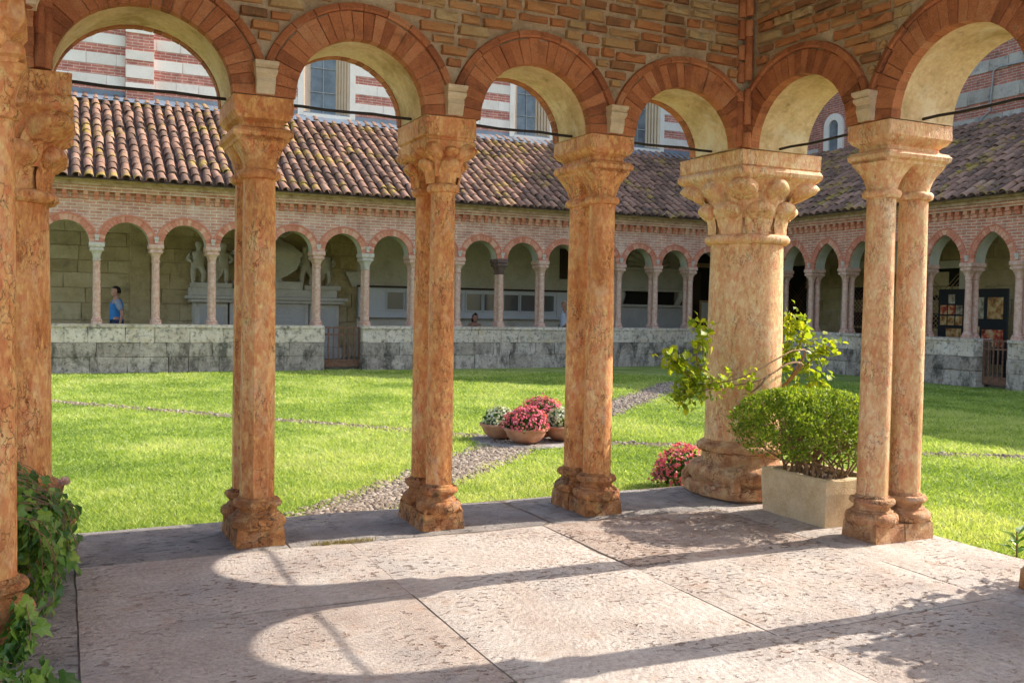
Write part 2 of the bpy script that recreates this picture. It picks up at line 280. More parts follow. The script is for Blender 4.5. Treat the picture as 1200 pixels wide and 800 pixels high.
WPOS = {}
def put(name, me, parent=None, loc=(0, 0, 0), rot=(0, 0, 0), scale=(1, 1, 1)):
    """link one mesh object; loc is in world space, parents are never rotated"""
    o = bpy.data.objects.new(name, me); col.objects.link(o); L = Vector(loc)
    if parent is not None: o.parent = parent; o.location = L-WPOS[parent.name]
    else: o.location = L
    o.rotation_euler = rot; o.scale = scale; WPOS[o.name] = L
    return o
def tag(o, label, cat, group=None):
    o['label'] = label; o['category'] = cat
    if 'kind' not in o: o['kind'] = 'thing'
    if group: o['group'] = group
    return o
def thing(name, loc, label, cat, group=None): return tag(put(name, None, None, loc), label, cat, group)
def struct(o): o['kind'] = 'structure'; return o
def stuff(o): o['kind'] = 'stuff'; return o
def origin(me, c):
    me.transform(Matrix.Translation(-Vector(c))); return me
def boxmesh(name, a, b, mat, bev=0, c=None, tint=.5, jit=0, lump=None):
    mb = MB(); mb.box(a, b, tint, 0, jit); me = mb.mesh(name, mat)
    if bev:
        bm = bmesh.new(); bm.from_mesh(me); bmesh.ops.bevel(bm, geom=bm.edges[:], offset=bev, segments=1, affect='EDGES', profile=.5); bm.to_mesh(me); bm.free()
    return me

# per-piece block meshes: unit-size stones with uneven arrises, several tints, scaled per object
def block_variants(name, mat, n, amp=.012, bev=.03):
    out = []
    for i in range(n):
        mb = MB(); mb.box((-.5, -.5, -.5), (.5, .5, .5), i/(n-1) if n > 1 else .5); me = mb.mesh(name, mat)
        bm = bmesh.new(); bm.from_mesh(me); bmesh.ops.bevel(bm, geom=bm.edges[:], offset=bev, segments=1, affect='EDGES', profile=.6)
        for v in bm.verts: v.co += Vector((random.uniform(-amp, amp), random.uniform(-amp, amp), random.uniform(-amp*1.6, amp*1.6)))
        bm.to_mesh(me); bm.free()
        me.attributes['tint'].data.foreach_set('value', [min(1, max(0, (i+random.uniform(-.2, .2))/max(1, n-1)))]*len(me.polygons))
        out.append(me)
    return out

# ================================================================== THE SETTING
G0 = -.10
mb = MB(); mb.face([(-150, -150, G0), (150, -150, G0), (150, 150, G0), (-150, 150, G0)])
struct(put('lawn', mb.mesh('lawn', 'lawn_soil')))

# cobbled paths crossing at the flower bowls
XC = Vector((2.62, 4.95))
def pathdist(x, y):
    out = []
    for (ax, ay), (bx, by) in (((-.55, 1.75), (2.62, 4.95)), ((2.62, 4.95), (9.5, 11.6)), ((-6.5, 15.9), (2.62, 4.95)), ((2.62, 4.95), (14.5, -2.6))):
        dx, dy = bx-ax, by-ay; q = np.clip(((x-ax)*dx+(y-ay)*dy)/(dx*dx+dy*dy), 0, 1)
        out.append(np.hypot(x-ax-q*dx, y-ay-q*dy))
    return out
mb = MB()
for (ax, ay), (bx, by), hw in (((-.72, 1.6), (2.62, 4.95), .3), ((2.62, 4.95), (9.5, 11.6), .3), ((-6.5, 15.9), (2.62, 4.95), .16), ((2.62, 4.95), (14.5, -2.6), .16)):
    d = Vector((bx-ax, by-ay)).normalized(); n = Vector((-d.y, d.x)); L = math.hypot(bx-ax, by-ay); N = int(L/.25)
    L1, L2 = [], []
    for i in range(N+1):
        c = Vector((ax, ay))+d*L*i/N; j = .07*mnoise.noise(Vector((c.x*3, c.y*3, hw*9))); k = .07*mnoise.noise(Vector((c.x*3, c.y*3, 5)))
        z = G0+.004+.001*(hw < .2)
        L1.append((*(c+n*(hw+j)), z)); L2.append((*(c-n*(hw+k)), z))
    mb.grid([L1, L2], False)
path = struct(put('path', mb.mesh('path', 'path_soil')))
mb = MB()
for k in range(10500):
    if k < 9200: (ax, ay), (bx, by), hw = random.choice((((-.72, 1.6), (2.62, 4.95)), ((-.72, 1.6), (2.62, 4.95)), ((2.62, 4.95), (9.5, 11.6))))+(.31,)
    else: (ax, ay), (bx, by), hw = random.choice((((-6.5, 15.9), (2.62, 4.95)), ((2.62, 4.95), (12, -1))))+(.15,)
    q = random.random(); d = Vector((bx-ax, by-ay)).normalized(); off = random.gauss(0, hw*.55)
    if abs(off) > hw*1.15: continue
    x = ax+(bx-ax)*q-d.y*off; y = ay+(by-ay)*q+d.x*off
    r = random.uniform(.018, .036); a = random.uniform(0, PI); e = random.uniform(.6, 1); h = random.uniform(.012, .026)
    ring = lambda s, z: [(x+s*r*(math.cos(a)*math.cos(u)-e*math.sin(a)*math.sin(u)), y+s*r*(math.sin(a)*math.cos(u)+e*math.cos(a)*math.sin(u)), z) for u in (2*PI*j/6 for j in range(6))]
    mb.grid([ring(1, G0+.002), ring(.85, G0+h*.7), ring(.4, G0+h)], True, False, True, random.random())
stuff(put('cobbles', mb.mesh('cobbles', 'pebble', 60), path))
# paved stone under the bowls
mb = MB(); mb.lathe([(.66, G0+.002), (.64, G0+.022), (.0, G0+.024)], 18, (2.62, 4.9), cap=False)
put('paving_stone', mb.mesh('paving_stone', 'sill_stone', None, (.03, 2.5)), path)

# grass blades
def vnoise(x, y, s, seed):
    g = np.random.default_rng(seed).random((256, 256)); xs, ys = x*s+500, y*s+500
    i, j = np.floor(xs).astype(int), np.floor(ys).astype(int); fx, fy = xs-i, ys-j; fx = fx*fx*(3-2*fx); fy = fy*fy*(3-2*fy)
    G = lambda a, b: g[a % 256, b % 256]
    return (G(i, j)*(1-fx)+G(i+1, j)*fx)*(1-fy)+(G(i, j+1)*(1-fx)+G(i+1, j+1)*fx)*fy
N = 1500000
u = rng.random(N); ang = rng.uniform(-.95, 1.35, N)
dist = 5.2*np.power(22/5.2, u)
bx = CAM.x+dist*np.sin(ang); by = CAM.y+dist*np.cos(ang)
pd = pathdist(bx, by)
clr = np.minimum(np.minimum(pd[0], pd[1])-.27, np.minimum(pd[2], pd[3])-.10)+.16*(vnoise(bx, by, 2.3, 5)-.5)
inpav = (bx > -3.02) & (bx < 2.94) & (by < 1.70)
keep = (bx < 15.28) & (by < 16.58) & (bx > -7) & (by > -2.6) & ~inpav & (clr > rng.normal(0, .07, N)) & (np.hypot(bx-2.62, by-4.9) > .62)
bx, by, dist = bx[keep], by[keep], dist[keep]; n = len(bx)
if n > 620000: s_ = rng.permutation(n)[:620000]; bx, by, dist = bx[s_], by[s_], dist[s_]; n = len(bx)
nz = .5*vnoise(bx, by, .9, 1)+.3*vnoise(bx, by, 3.3, 2)+.2*vnoise(bx, by, 11, 3)
h = (.012+.026*rng.random(n))*(.5+1.0*nz)*(1+.012*dist); wd = .0035+.0011*dist*(.6+.8*rng.random(n))
h = np.where(rng.random(n) < .003, h*2.0, h)
ta = rng.uniform(0, 2*PI, n); la = rng.uniform(0, 2*PI, n); lean = h*rng.uniform(.3, 1.9, n)
V = np.empty((n, 3, 3)); cx, sx = np.cos(ta)*wd/2, np.sin(ta)*wd/2
V[:, 0] = np.stack([bx-cx, by-sx, np.full(n, G0-.003)], 1); V[:, 1] = np.stack([bx+cx, by+sx, np.full(n, G0-.003)], 1)
V[:, 2] = np.stack([bx+np.cos(la)*lean, by+np.sin(la)*lean, G0+h], 1)
me = bpy.data.meshes.new('grass'); me.vertices.add(3*n); me.vertices.foreach_set('co', V.ravel()); me.loops.add(3*n)
me.loops.foreach_set('vertex_index', np.arange(3*n, dtype=np.int32)); me.polygons.add(n); me.polygons.foreach_set('loop_start', np.arange(0, 3*n, 3, dtype=np.int32))
at = me.attributes.new('tint', 'FLOAT', 'FACE'); at.data.foreach_set('value', np.clip(1.7*nz-.52+rng.normal(.2, .24, n)+np.where(vnoise(bx, by, .55, 9) > .8, .25, 0), 0, 1))
me.materials.append(MATS['grass_blade']); me.update(); me.validate()
go = put('grass', me); stuff(go); tag(go, 'short mown green grass covering the cloister garth', 'grass')

# pavilion floor: slabs over a bed
mb = MB(); mb.box((-2.99, -8, G0-.02), (2.89, 1.63, -.009)); floor = struct(put('pavilion_floor', mb.mesh('pavilion_floor', 'joint_dirt')))
def slab(x0, x1, y0, y1, mat, tint, z=0., rz=.006):
    mb = MB(); nx, ny = max(2, int((x1-x0)/.08)), max(2, int((y1-y0)/.08)); g = .004
    x0 += g; x1 -= g; y0 += g; y1 -= g; cx_, cy_ = (x0+x1)/2, (y0+y1)/2
    tilt = (random.uniform(-.003, .003), random.uniform(-.003, .003))
    rows = []
    for i in range(nx+1):
        r = []
        for j in range(ny+1):
            x, y = x0+(x1-x0)*i/nx, y0+(y1-y0)*j/ny; ed = i in (0, nx) or j in (0, ny)
            zz = z+.004*mnoise.noise(Vector((x*2.2, y*2.2, tint*9)))+tilt[0]*(x-cx_)+tilt[1]*(y-cy_)-(rz if ed else 0)
            if ed: x += .007*mnoise.noise(Vector((x*4, y*4, 1)))-.004*max(0, mnoise.noise(Vector((x*17, y*17, 3)))); y += .007*mnoise.noise(Vector((x*4, y*4, 4)))
            r.append((x-cx_, y-cy_, zz))
        rows.append(r)
    mb.grid(rows, False, tint=tint)
    per = [rows[0][j] for j in range(ny+1)]+[rows[i][ny] for i in range(1, nx+1)]+[rows[nx][j] for j in range(ny-1, -1, -1)]+[rows[i][0] for i in range(nx-1, 0, -1)]
    mb.grid([per, [(a, b, G0-.02) for a, b, c in per]], True, tint=tint)
    put('slab', mb.mesh('slab', mat, 40), floor, (cx_, cy_, 0))
xj = [-2.12, -.62, .67, 2.08]; yj = [.80, -.28, -1.46, -2.7, -4.0, -5.4, -6.8, -8]
for j in range(len(yj)-1):
    for i in range(3):
        rough_ = (i, j) in ((2, 0), (1, 1), (0, 3))
        slab(xj[i], xj[i+1], yj[j+1], yj[j], 'floor_stone_rough' if rough_ and (i, j) != (1, 1) else 'floor_stone', {(0, 0): .35, (0, 1): .1, (1, 0): .85, (1, 1): .75, (2, 1): .6, (2, 2): .5, (1, 2): .9, (2, 0): .4}.get((i, j), random.random()), random.uniform(-.003, .003))
xs = [-3.0, -2.12, -.98, .76, 1.95, 2.92]
for i in range(5): slab(xs[i], xs[i+1], .80, 1.68-.02*i, 'sill_stone', [.3, .25, .4, .6, .45][i], -.002)
ys = [.80, .42, -.72, -1.9, -3.1, -4.4, -5.7, -8]
for i in range(7):
    slab(2.08, 2.92, ys[i+1], ys[i], 'floor_stone', [.5, .8, .75, .5, .4, .6, .3][i]); slab(-3.0, -2.12, ys[i+1], ys[i], 'sill_stone', random.random())

# ================================================================== PAVILION COLUMNS
def ring_rs(a, b, z, k, n=40, c=(0, 0), r=None):
    """ring blending circle (k=0, radius r) to rectangle (k=1, half sizes a,b)"""
    out = []
    for j in range(n):
        t_ = 2*PI*(j+.5)/n; x, y = math.cos(t_), math.sin(t_); m_ = max(abs(x), abs(y)); rx, ry = x/m_*a, y/m_*b
        out.append((c[0]+(1-k)*x*(r or a)+k*rx, c[1]+(1-k)*y*(r or b)+k*ry, z))
    return out
def rect_loft(mb, prof, bev=.006, c=(0, 0), tint=.5):
    """stack of rectangles (half x, half y, z) with clipped corners"""
    rings = []
    for a, b, z in prof:
        e = min(bev, a*.3); rings.append([(c[0]+x, c[1]+y, z) for x, y in ((a, -b+e), (a, b-e), (a-e, b), (-a+e, b), (-a, b-e), (-a, -b+e), (-a+e, -b), (a-e, -b))])
    mb.grid(rings, True, True, True, tint)
def crocket(mb, c, ang, r0, z0, H, out, w, tint=.5, ball=1.0):
    """carved leaf rising from the bell and curling outward into a rounded tip"""
    P = [(0, 0), (.01, .3), (.06, .58), (.22, .82), (.52, .95), (.82, .92), (.98, .74), (.94, .56), (.78, .5)]
    W = [.62, .7, .8, .9, .95, .95, .85, .6, .3]; T = [.03, .05, .08, .12, .17, .2, .2, .15, .08]
    ca, sa = math.cos(ang), math.sin(ang); rings = []
    for i, (pr, pz) in enumerate(P):
        a, b = P[max(0, i-1)], P[min(len(P)-1, i+1)]; tx, tz = (b[0]-a[0])*out, (b[1]-a[1])*H; L = math.hypot(tx, tz) or 1; nx, nz = tz/L, -tx/L
        ring = []
        for j in range(16):
            t_ = 2*PI*j/16; lat = math.cos(t_)*w*W[i]; cc_ = abs(math.cos(t_)); sn = math.sin(t_)
            th = sn*T[i]*out*ball*((.35+.95*cc_**1.5+(.55 if cc_ < .1 else 0)) if sn > 0 else 1)
            r = r0+pr*out+nx*th; z = z0+pz*H+nz*th
            ring.append((c[0]+ca*r-sa*lat, c[1]+sa*r+ca*lat, z))
        rings.append(ring)
    mb.grid(rings, True, True, True, tint)

def ball_leaf(mb, c, ang, r0, z0, H, out, w, tint=.5):
    """carved leaf: a broad tongue on the bell ending in a rounded, hollowed hood"""
    ca, sa = math.cos(ang), math.sin(ang); W3 = lambda r_, l_, z_: (c[0]+ca*r_-sa*l_, c[1]+sa*r_+ca*l_, z_)
    rows = []
    for k in range(7):
        q = k/6; ww = w*(.72+.25*math.sin(q*2.2)); rr = r0+out*.55*q**2.4; zz = z0+H*.86*q
        rows.append([W3(rr+.012+.016*(1-abs(u_))-.012*abs(u_)**3+(.01 if abs(u_) < .05 else 0), ww*u_, zz) for u_ in (-1, -.75, -.4, 0, .4, .75, 1)])
    mb.grid(rows, False, tint=tint)
    R_ = []
    for i in range(13):
        ph = PI*i/12; ring = []
        for j in range(20):
            t_ = 2*PI*j/20; d = Vector((math.sin(ph)*math.cos(t_), math.sin(ph)*math.sin(t_), math.cos(ph)))
            k = d.x*.62-d.z*.78; pull = 1-.5*max(0, min(1, (k-.45)/.4)); d = d*pull
            ring.append(W3(r0+out*.5+d.x*out*.72, d.y*w*.98, z0+H*.74+d.z*H*.34))
        R_.append(ring)
    mb.grid(R_, True, tint=tint)

def base_profile(r, s=1.0):
    return [(r*1.42, .1), (r*1.62, .108), (r*1.74, .125), (r*1.76, .142), (r*1.7, .162), (r*1.52, .176), (r*1.38, .178), (r*1.36, .188), (r*1.22, .196), (r*1.17, .212), (r*1.2, .222), (r*1.4, .226), (r*1.5, .238), (r*1.5, .25), (r*1.4, .264), (r*1.14, .267), (r*1.13, .276), (r*1.05, .285)]
def pair_column(loc, along, label, r=.088, seg=36, capital='plain', mats=('marble_orange', 'marble_worn'), rad2=None):
    """two shafts across the wall thickness on one plinth, under one capital block; along = 'x' or 'y' wall direction"""
    T_ = thing('paired_column', loc, label, 'column', 'paired columns of the pavilion'); L = Vector(loc)
    sw = (lambda p: p) if along == 'x' else (lambda p: (-p[1], p[0], p[2]))
    def part(name, mb, mat, sm=35, lump=None):
        mb.v = [sw(p) for p in mb.v]
        if lump: mb.v = [tuple(Vector(p)+mnoise.noise_vector((Vector(p)+L)*lump[1])*lump[0]) for p in mb.v]
        return put(name, mb.mesh(name, mat, sm), T_, loc)
    so_ = .14
    mb = MB()
    for sgn in (-1, 1):
        zs = [0, .03, .07, .105]; ox = random.uniform(-.008, .008); mb.grid([ring_rs(.143-.003*i, .121, z+(.004 if sgn > 0 else 0)*(i > 0), 1, 28, (ox, sgn*.1265)) for i, z in enumerate(zs)], True, True, True)
    for sx in (-1, 1):
        for sy in (-1, 1):   # spurs at the plinth corners
            mb.tube([(sx*.075, sy*(so_+.06), .16), (sx*.105, sy*(so_+.08), .135), (sx*.128, sy*(so_+.1), .106)], [.014, .018, .008], 6)
    part('plinth', mb, mats[1], 40, (.006, 9))
    for k, sgn in enumerate((-1, 1)):
        rr = r if sgn < 0 or not rad2 else rad2
        mb = MB(); mb.lathe(base_profile(rr), seg, (0, sgn*so_)); part('base', mb, mats[1], 35, (.004, 12))
        mb = MB(); mb.lathe([(rr*1.03, .28), (rr*1.04, .5), (rr*1.02, 1.1), (rr*.97, 1.8), (rr*.94, 2.15)], seg, (0, sgn*so_)); part('shaft', mb, mats[0], 30 if seg > 10 else 20, (.003, 5))
        mb = MB(); mb.lathe([(rr*.96, 2.135), (rr*1.18, 2.142), (rr*1.27, 2.158), (rr*1.27, 2.172), (rr*1.15, 2.188), (rr*.98, 2.192)], max(seg, 16), (0, sgn*so_)); part('neck_ring', mb, mats[0], 40, (.003, 14))
    mb = MB()
    for sgn in (-1, 1):
        c = (0, sgn*so_)
        if capital == 'plain':
            prof = [(r*.98, 0, 2.188), (r*1.0, .12, 2.215), (r*1.06, .4, 2.25), (r*1.18, .7, 2.29), (.128, .92, 2.325), (.14, 1, 2.348)]
        else: prof = [(r*.98, 0, 2.188), (r*1.02, .05, 2.23), (r*1.05, .1, 2.29), (r*1.12, .3, 2.34), (.115, .8, 2.38), (.138, 1, 2.40)]
        mb.grid([ring_rs(a, a, z, k, 32, c, a) for a, k, z in prof], True, True, True)
    if capital == 'leaf':
        for sgn in (-1, 1):
            c = (0, sgn*so_)
            for a in (45, 135, 225, 315): ball_leaf(mb, c, math.radians(a), r*.98, 2.23, .2, .125, .058)
            for a in (0, 180, 270 if sgn < 0 else 90): ball_leaf(mb, c, math.radians(a), r*.97, 2.19, .15, .075, .068)
            for a in (0, 180, 270 if sgn < 0 else 90): ball_leaf(mb, c, math.radians(a), r*1.08, 2.31, .1, .085, .045)
    part('capital', mb, mats[0], 45, (.004, 14))
    mb = MB()
    if capital == 'plain': rect_loft(mb, [(.145, .25, 2.345), (.15, .255, 2.362), (.168, .272, 2.375), (.172, .275, 2.398), (.16, .262, 2.418), (.122, .225, 2.432), (.118, .222, 2.45), (.128, .232, 2.464), (.15, .255, 2.476), (.165, .27, 2.5), (.172, .276, 2.508), (.17, .272, 2.595)], .008)
    else: rect_loft(mb, [(.14, .25, 2.385), (.155, .26, 2.40), (.168, .27, 2.43), (.168, .27, 2.452), (.155, .258, 2.458), (.155, .258, 2.468), (.17, .272, 2.48), (.17, .272, 2.595)], .008)
    part('abacus', mb, mats[0], 30, (.004, 8))
    return T_
YF, XR, XL = 1.126, 2.58, -2.585
pair_column((-1.14, YF, 0), 'x', 'pair of orange marble columns with octagonal shafts and plain flared capital', .098, 8)
pair_column((.009, YF, 0), 'x', 'pair of orange marble columns with carved curled-leaf capital beside the cobbled path', .082, 36, 'leaf')
pair_column((1.187, YF, 0), 'x', 'pair of round orange marble columns with plain capital, next to thick corner column', .094, 36)
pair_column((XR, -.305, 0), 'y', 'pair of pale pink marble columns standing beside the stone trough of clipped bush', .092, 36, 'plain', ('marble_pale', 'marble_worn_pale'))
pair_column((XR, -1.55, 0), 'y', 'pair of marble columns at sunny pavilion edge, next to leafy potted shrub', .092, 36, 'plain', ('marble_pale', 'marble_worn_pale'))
pair_column((XL, -.29, 0), 'y', 'pair of orange marble columns with trailing ivy at its foot', .096, 36)
pair_column((XL, -1.55, 0), 'y', 'pair of orange marble columns on the ivy side, away from the garden corner', .096, 36)

def corner_column(loc, label, mats, big=1.0, seed=0):
    T_ = thing('corner_column', loc, label, 'column', 'thick corner columns of the pavilion'); L = Vector(loc)
    def part(name, mb, mat, sm=40, lump=None):
        if lump: mb.v = [tuple(Vector(p)+mnoise.noise_vector((Vector(p)+L)*lump[1])*lump[0]+mnoise.noise_vector((Vector(p)+L)*lump[1]*2.7)*lump[0]*.45) for p in mb.v]
        return put(name, mb.mesh(name, mat, sm), T_, loc)
    mb = MB(); prof = [(.375, 0, 0, .4), (.395, .015, 0, .36), (.4, .06, 0, .3), (.392, .095, 0, .2), (.365, .105, 0, .1), (.37, .115, 0, .03), (.4, .14, 0, 0), (.412, .175, 0, 0), (.404, .215, 0, 0), (.37, .245, 0, 0), (.335, .252, 0, 0), (.32, .262, 0, 0), (.308, .29, 0, 0), (.31, .325, 0, 0), (.318, .338, 0, 0)]
    mb.grid([ring_rs(a, a, z, k, 64, (0, 0), a) for a, z, _, k in prof], True, True, True)
    for sx in (-1, 1):
        for sy in (-1, 1): mb.tube([(sx*.24, sy*.24, .2), (sx*.275, sy*.275, .17), (sx*.3, sy*.3, .11), (sx*.3, sy*.3, .03)], [.025, .04, .045, .04], 12)
    part('base', mb, mats[1], 40, (.008, 10))
    mb = MB(); mb.lathe([(.3, .335), (.336, .342), (.348, .36), (.345, .385), (.32, .402), (.3, .41), (.292, .43)], 48); part('base_ring', mb, mats[1], 45, (.008, 11))
    mb = MB(); mb.lathe([(.288, .42), (.289, .8), (.284, 1.3), (.275, 1.95)], 56); part('shaft', mb, mats[0], 40, (.005, 3))
    mb = MB(); mb.lathe([(.275, 1.93), (.305, 1.936), (.322, 1.955), (.322, 1.978), (.305, 1.998), (.275, 2.008)], 48); part('neck_ring', mb, mats[0], 50, (.005, 9))
    mb = MB(); mb.grid([ring_rs(a, a, z, k, 48, (0, 0), a) for a, k, z in [(.265, 0, 1.99), (.268, .0, 2.1), (.28, .1, 2.2), (.31, .3, 2.3), (.345, .7, 2.37), (.375, 1, 2.41)]], True, True, True)
    part('capital', mb, mats[0], 50, (.005, 9))
    for i in range(8):
        mb = MB(); ball_leaf(mb, (0, 0), math.radians(45*i+22.5), .27, 2.0, .23, .1, .112); part('carved_leaf', mb, mats[0], 75, (.006, 11))
    for i in range(8):
        cor = i % 2 == 1
        mb = MB(); ball_leaf(mb, (0, 0), math.radians(45*i), .285 if cor else .275, 2.12, .28, .205*big if cor else .115, .115*big if cor else .1); part('carved_leaf', mb, mats[0], 75, (.006, 11))
    mb = MB(); rect_loft(mb, [(.36, .36, 2.395), (.375, .375, 2.405), (.392, .392, 2.425), (.395, .395, 2.45), (.385, .385, 2.472), (.372, .372, 2.482), (.38, .38, 2.49), (.385, .385, 2.596)], .012); part('abacus', mb, mats[0], 30, (.006, 6))
    return T_
F_ = (2.63, 1.20, 0); B_ = (-2.52, 1.2, 0)
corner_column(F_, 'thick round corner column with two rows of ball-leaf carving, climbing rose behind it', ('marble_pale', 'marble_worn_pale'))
corner_column(B_, 'thick round corner column with large carved leaves, rising behind hanging ivy', ('marble_orange', 'marble_worn'), 1.0)

# ================================================================== PAVILION WALLS
brick_meshes = []
for i in range(18):
    mb = MB(); q = random.uniform
    def fr(s, y, n=10):
        pts = []
        for k, (x, z) in enumerate(((-1, -1), (0, -1), (1, -1), (1, 0), (1, 1), (0, 1), (-1, 1), (-1, 0))):
            pts.append((.5*x*s+q(-.025, .025), y+q(-.12, .12)*(y < 0), .5*z*s+q(-.05, .05)))
        return pts
    tint = i/17
    mb.grid([fr(1.0, .5), fr(1.0, -.25), fr(.9, -.46)], True, True, False, tint)
    k = len(mb.v); mb.v.append((q(-.1, .1), -.52, q(-.1, .1)))
    for j in range(8): mb.f.append((k-8+j, k-8+(j+1) % 8, k)); mb.t.append(tint); mb.m.append(0)
    brick_meshes.append(mb.mesh('brick', 'brick', 35))
def arch_y(a, u):
    c, r, rise = a; q = max(0, 1-((u-c)/r)**2); return 2.6+rise*math.sqrt(q)
def pavilion_wall(name, label, O, U, Nn, arches, u0, u1, zt, brick_z, brange, rods=True, ucut=None):
    """arcade wall: mortar core with arch openings, bricks, voussoirs, hood bricks, corbels, rods, plastered soffits; d>0 is towards the pavilion inside"""
    O, U, Nn = Vector(O), Vector(U), Vector(Nn); P = lambda u_, z, d=0: O+U*u_+Nn*d+Vector((0, 0, z))
    T_ = thing(name, O, label, 'wall'); th = .515; rz = math.atan2(U.y, U.x)
    mb = MB(); sf = MB(); edges = [u0]
    for a in arches: edges += [a[0]-a[1], a[0]+a[1]]
    edges.append(u1); NS = 28
    for k in range(0, len(edges), 2):
        A, B = edges[k], edges[k+1]
        if B-A < 1e-4: continue
        for d, mi in ((0, 0), (-th, 1)): mb.face([P(A, 2.6, d), P(B, 2.6, d), P(B, zt, d), P(A, zt, d)], .5, mi)
        mb.face([P(A, 2.6, 0), P(B, 2.6, 0), P(B, 2.6, -th), P(A, 2.6, -th)], .5, 0)
    for a in arches:
        pts = [(a[0]-a[1]*math.cos(PI*i/NS), 2.6+a[2]*math.sin(PI*i/NS)) for i in range(NS+1)]
        for i in range(NS):
            (x0, z0), (x1, z1) = pts[i], pts[i+1]
            for d, mi in ((0, 0), (-th, 1)): mb.face([P(x0, z0, d), P(x1, z1, d), P(x1, zt, d), P(x0, zt, d)], .5, mi)
        s1 = MB(); s1.grid([[P(x, z, d) - O for x, z in pts] for d in (.004, -.03, -.2, -.4, -th+.03, -th-.004)], False)
        put('soffit', s1.mesh('soffit', 'soffit_plaster', 60), T_, O)
    for A, B in ((u0, u1),): mb.face([P(A, zt), P(B, zt), P(B, zt, -th), P(A, zt, -th)])
    for uu in (u0, u1): mb.face([P(uu, 2.6), P(uu, zt), P(uu, zt, -th), P(uu, 2.6, -th)], .5, 1)
    put('masonry_core', origin(mb.mesh('masonry_core', ['mortar', 'brick_far_x' if abs(U.x) > .5 else 'brick_far_y']), O), T_, O)
    # voussoirs, hood bricks
    for a in arches:
        c, r, rise = a; n = int(PI*(r+.08)/.062); tv = [random.random() for _ in range(n)]
        for side, dd in ((0, 0), (1, -th)):
            if side == 1 and name != 'pavilion_front_wall': continue
            for i in range(n):
                t0, t1 = PI*i/n+.0025, PI*(i+1)/n-.0025; mv = MB(); q = random.uniform(-.005, .005); o_ = .152+random.uniform(-.008, .006); t0 += random.uniform(-.003, .004); t1 -= random.uniform(-.003, .004)
                def vp(t_, rr, d): return P(c-(r+rr)*math.cos(t_), 2.6+(rise+rr)*math.sin(t_), d)
                ctr = vp((t0+t1)/2, .07, dd)
                dA, dB = (.016+q, -.06) if side == 0 else (dd-.014+q, dd+.06)
                mv.grid([[vp(t0, -.006, d)-ctr, vp(t1, -.006, d)-ctr, vp(t1, o_, d)-ctr, vp(t0, o_, d)-ctr] for d in (dB, dA)], True, True, True, tv[i])
                put('voussoir', mv.mesh('voussoir', 'brick_red'), T_, ctr)
            n2 = int(PI*(r+.18)/.15)
            for i in range(n2):
                t0, t1 = PI*i/n2+.004, PI*(i+1)/n2-.004; mv = MB(); q = random.uniform(-.004, .004); tn = random.random()
                ctr = vp((t0+t1)/2, .18, dd); pts_ = []
                dA, dB = (.03+q, -.05) if side == 0 else (dd-.03+q, dd+.05)
                for k in range(4):
                    tt = t0+(t1-t0)*k/3; pts_.append([vp(tt, .158, dB)-ctr, vp(tt, .158, dA)-ctr, vp(tt, .168, dA+(.008 if side == 0 else -.008))-ctr, vp(tt, .2, dA)-ctr, vp(tt, .21, dB)-ctr])
                mv.grid(pts_, True, True, True, tn); put('hood_brick', mv.mesh('hood_brick', 'brick_red', 40), T_, ctr)
    # corbels over the piers
    for k in range(2, len(edges)-2, 2):
        A, B = edges[k], edges[k+1]
        if B-A > .7: continue
        mc = MB(); x = (A+B)/2; prof = [(.05, .03, .004), (.052, .035, .03), (.053, .048, .07), (.055, .04, .1), (.06, .06, .115), (.062, .068, .135), (.06, .055, .145), (.065, .075, .16), (.066, .078, .18)]
        rings = [[P(x-hw, 2.6+z, -.02)-O, P(x-hw, 2.6+z, .02+d)-O, P(x+hw, 2.6+z, .02+d)-O, P(x+hw, 2.6+z, -.02)-O] for hw, d, z in prof]
        mc.grid(rings, True, True, True); put('corbel', mc.mesh('corbel', 'corbel_stone', 30), T_, O)
    # field bricks
    z = brick_z[0]
    while z < brick_z[1]:
        hgt = random.uniform(.052, .068); zc = z+hgt/2; free = [(brange[0], brange[1])]
        for c, r, rise in arches:
            for zz in (z, zc, z+hgt):
                qv = (zz-2.6)/(rise+.205)
                if abs(qv) < 1:
                    hw = (r+.205)*math.sqrt(1-qv*qv)+.004; nf = []
                    for A, B in free:
                        if c+hw <= A or c-hw >= B: nf.append((A, B)); continue
                        if c-hw > A: nf.append((A, c-hw))
                        if c+hw < B: nf.append((c+hw, B))
                    free = nf
        for A, B in free:
            x = A+random.uniform(0, .01)
            while x < B-.03:
                Lb = min(random.choice((.11, .13, .17, .2, .22, .24))+random.uniform(-.015, .015), B-x)
                if B-x-Lb < .04: Lb = B-x
                dz = random.uniform(-.006, .006)+.012*mnoise.noise(Vector((x*1.5, zc*3, O.x)))
                me = random.choice(brick_meshes)
                d = random.uniform(-.012, .008)
                put('brick', me, T_, P(x+Lb/2, zc+dz, .012+d-.03), (random.uniform(-.02, .02), random.uniform(-.035, .035), rz+random.uniform(-.02, .02)), (Lb-.014, .1, (hgt-.006)*random.uniform(.82, 1.02)))
                x += Lb+random.uniform(.004, .014)
        z += hgt+random.uniform(.008, .018)
    if rods:
        for i, (c, r, rise) in enumerate(arches):
            mr = MB(); sag = [P(c-r-.05+(2*r+.1)*k/6, 2.615+.004*math.sin(k*2), -.257)-O for k in range(7)]
            mr.tube(sag, .0095, 8); put('tie_rod', mr.mesh('tie_rod', 'iron', 40), T_, O)
    return T_
FA = [(-1.775, .465, .425), (-.566, .404, .402), (.607, .410, .405), (1.785, .428, .392)]
pavilion_wall('pavilion_front_wall', 'brick arcade wall with four round arches facing the garden', (0, .868, 0), (1, 0, 0), (0, -1, 0), FA, -2.84, 2.84, 4.3, (2.70, 3.85), (-2.28, 2.22))
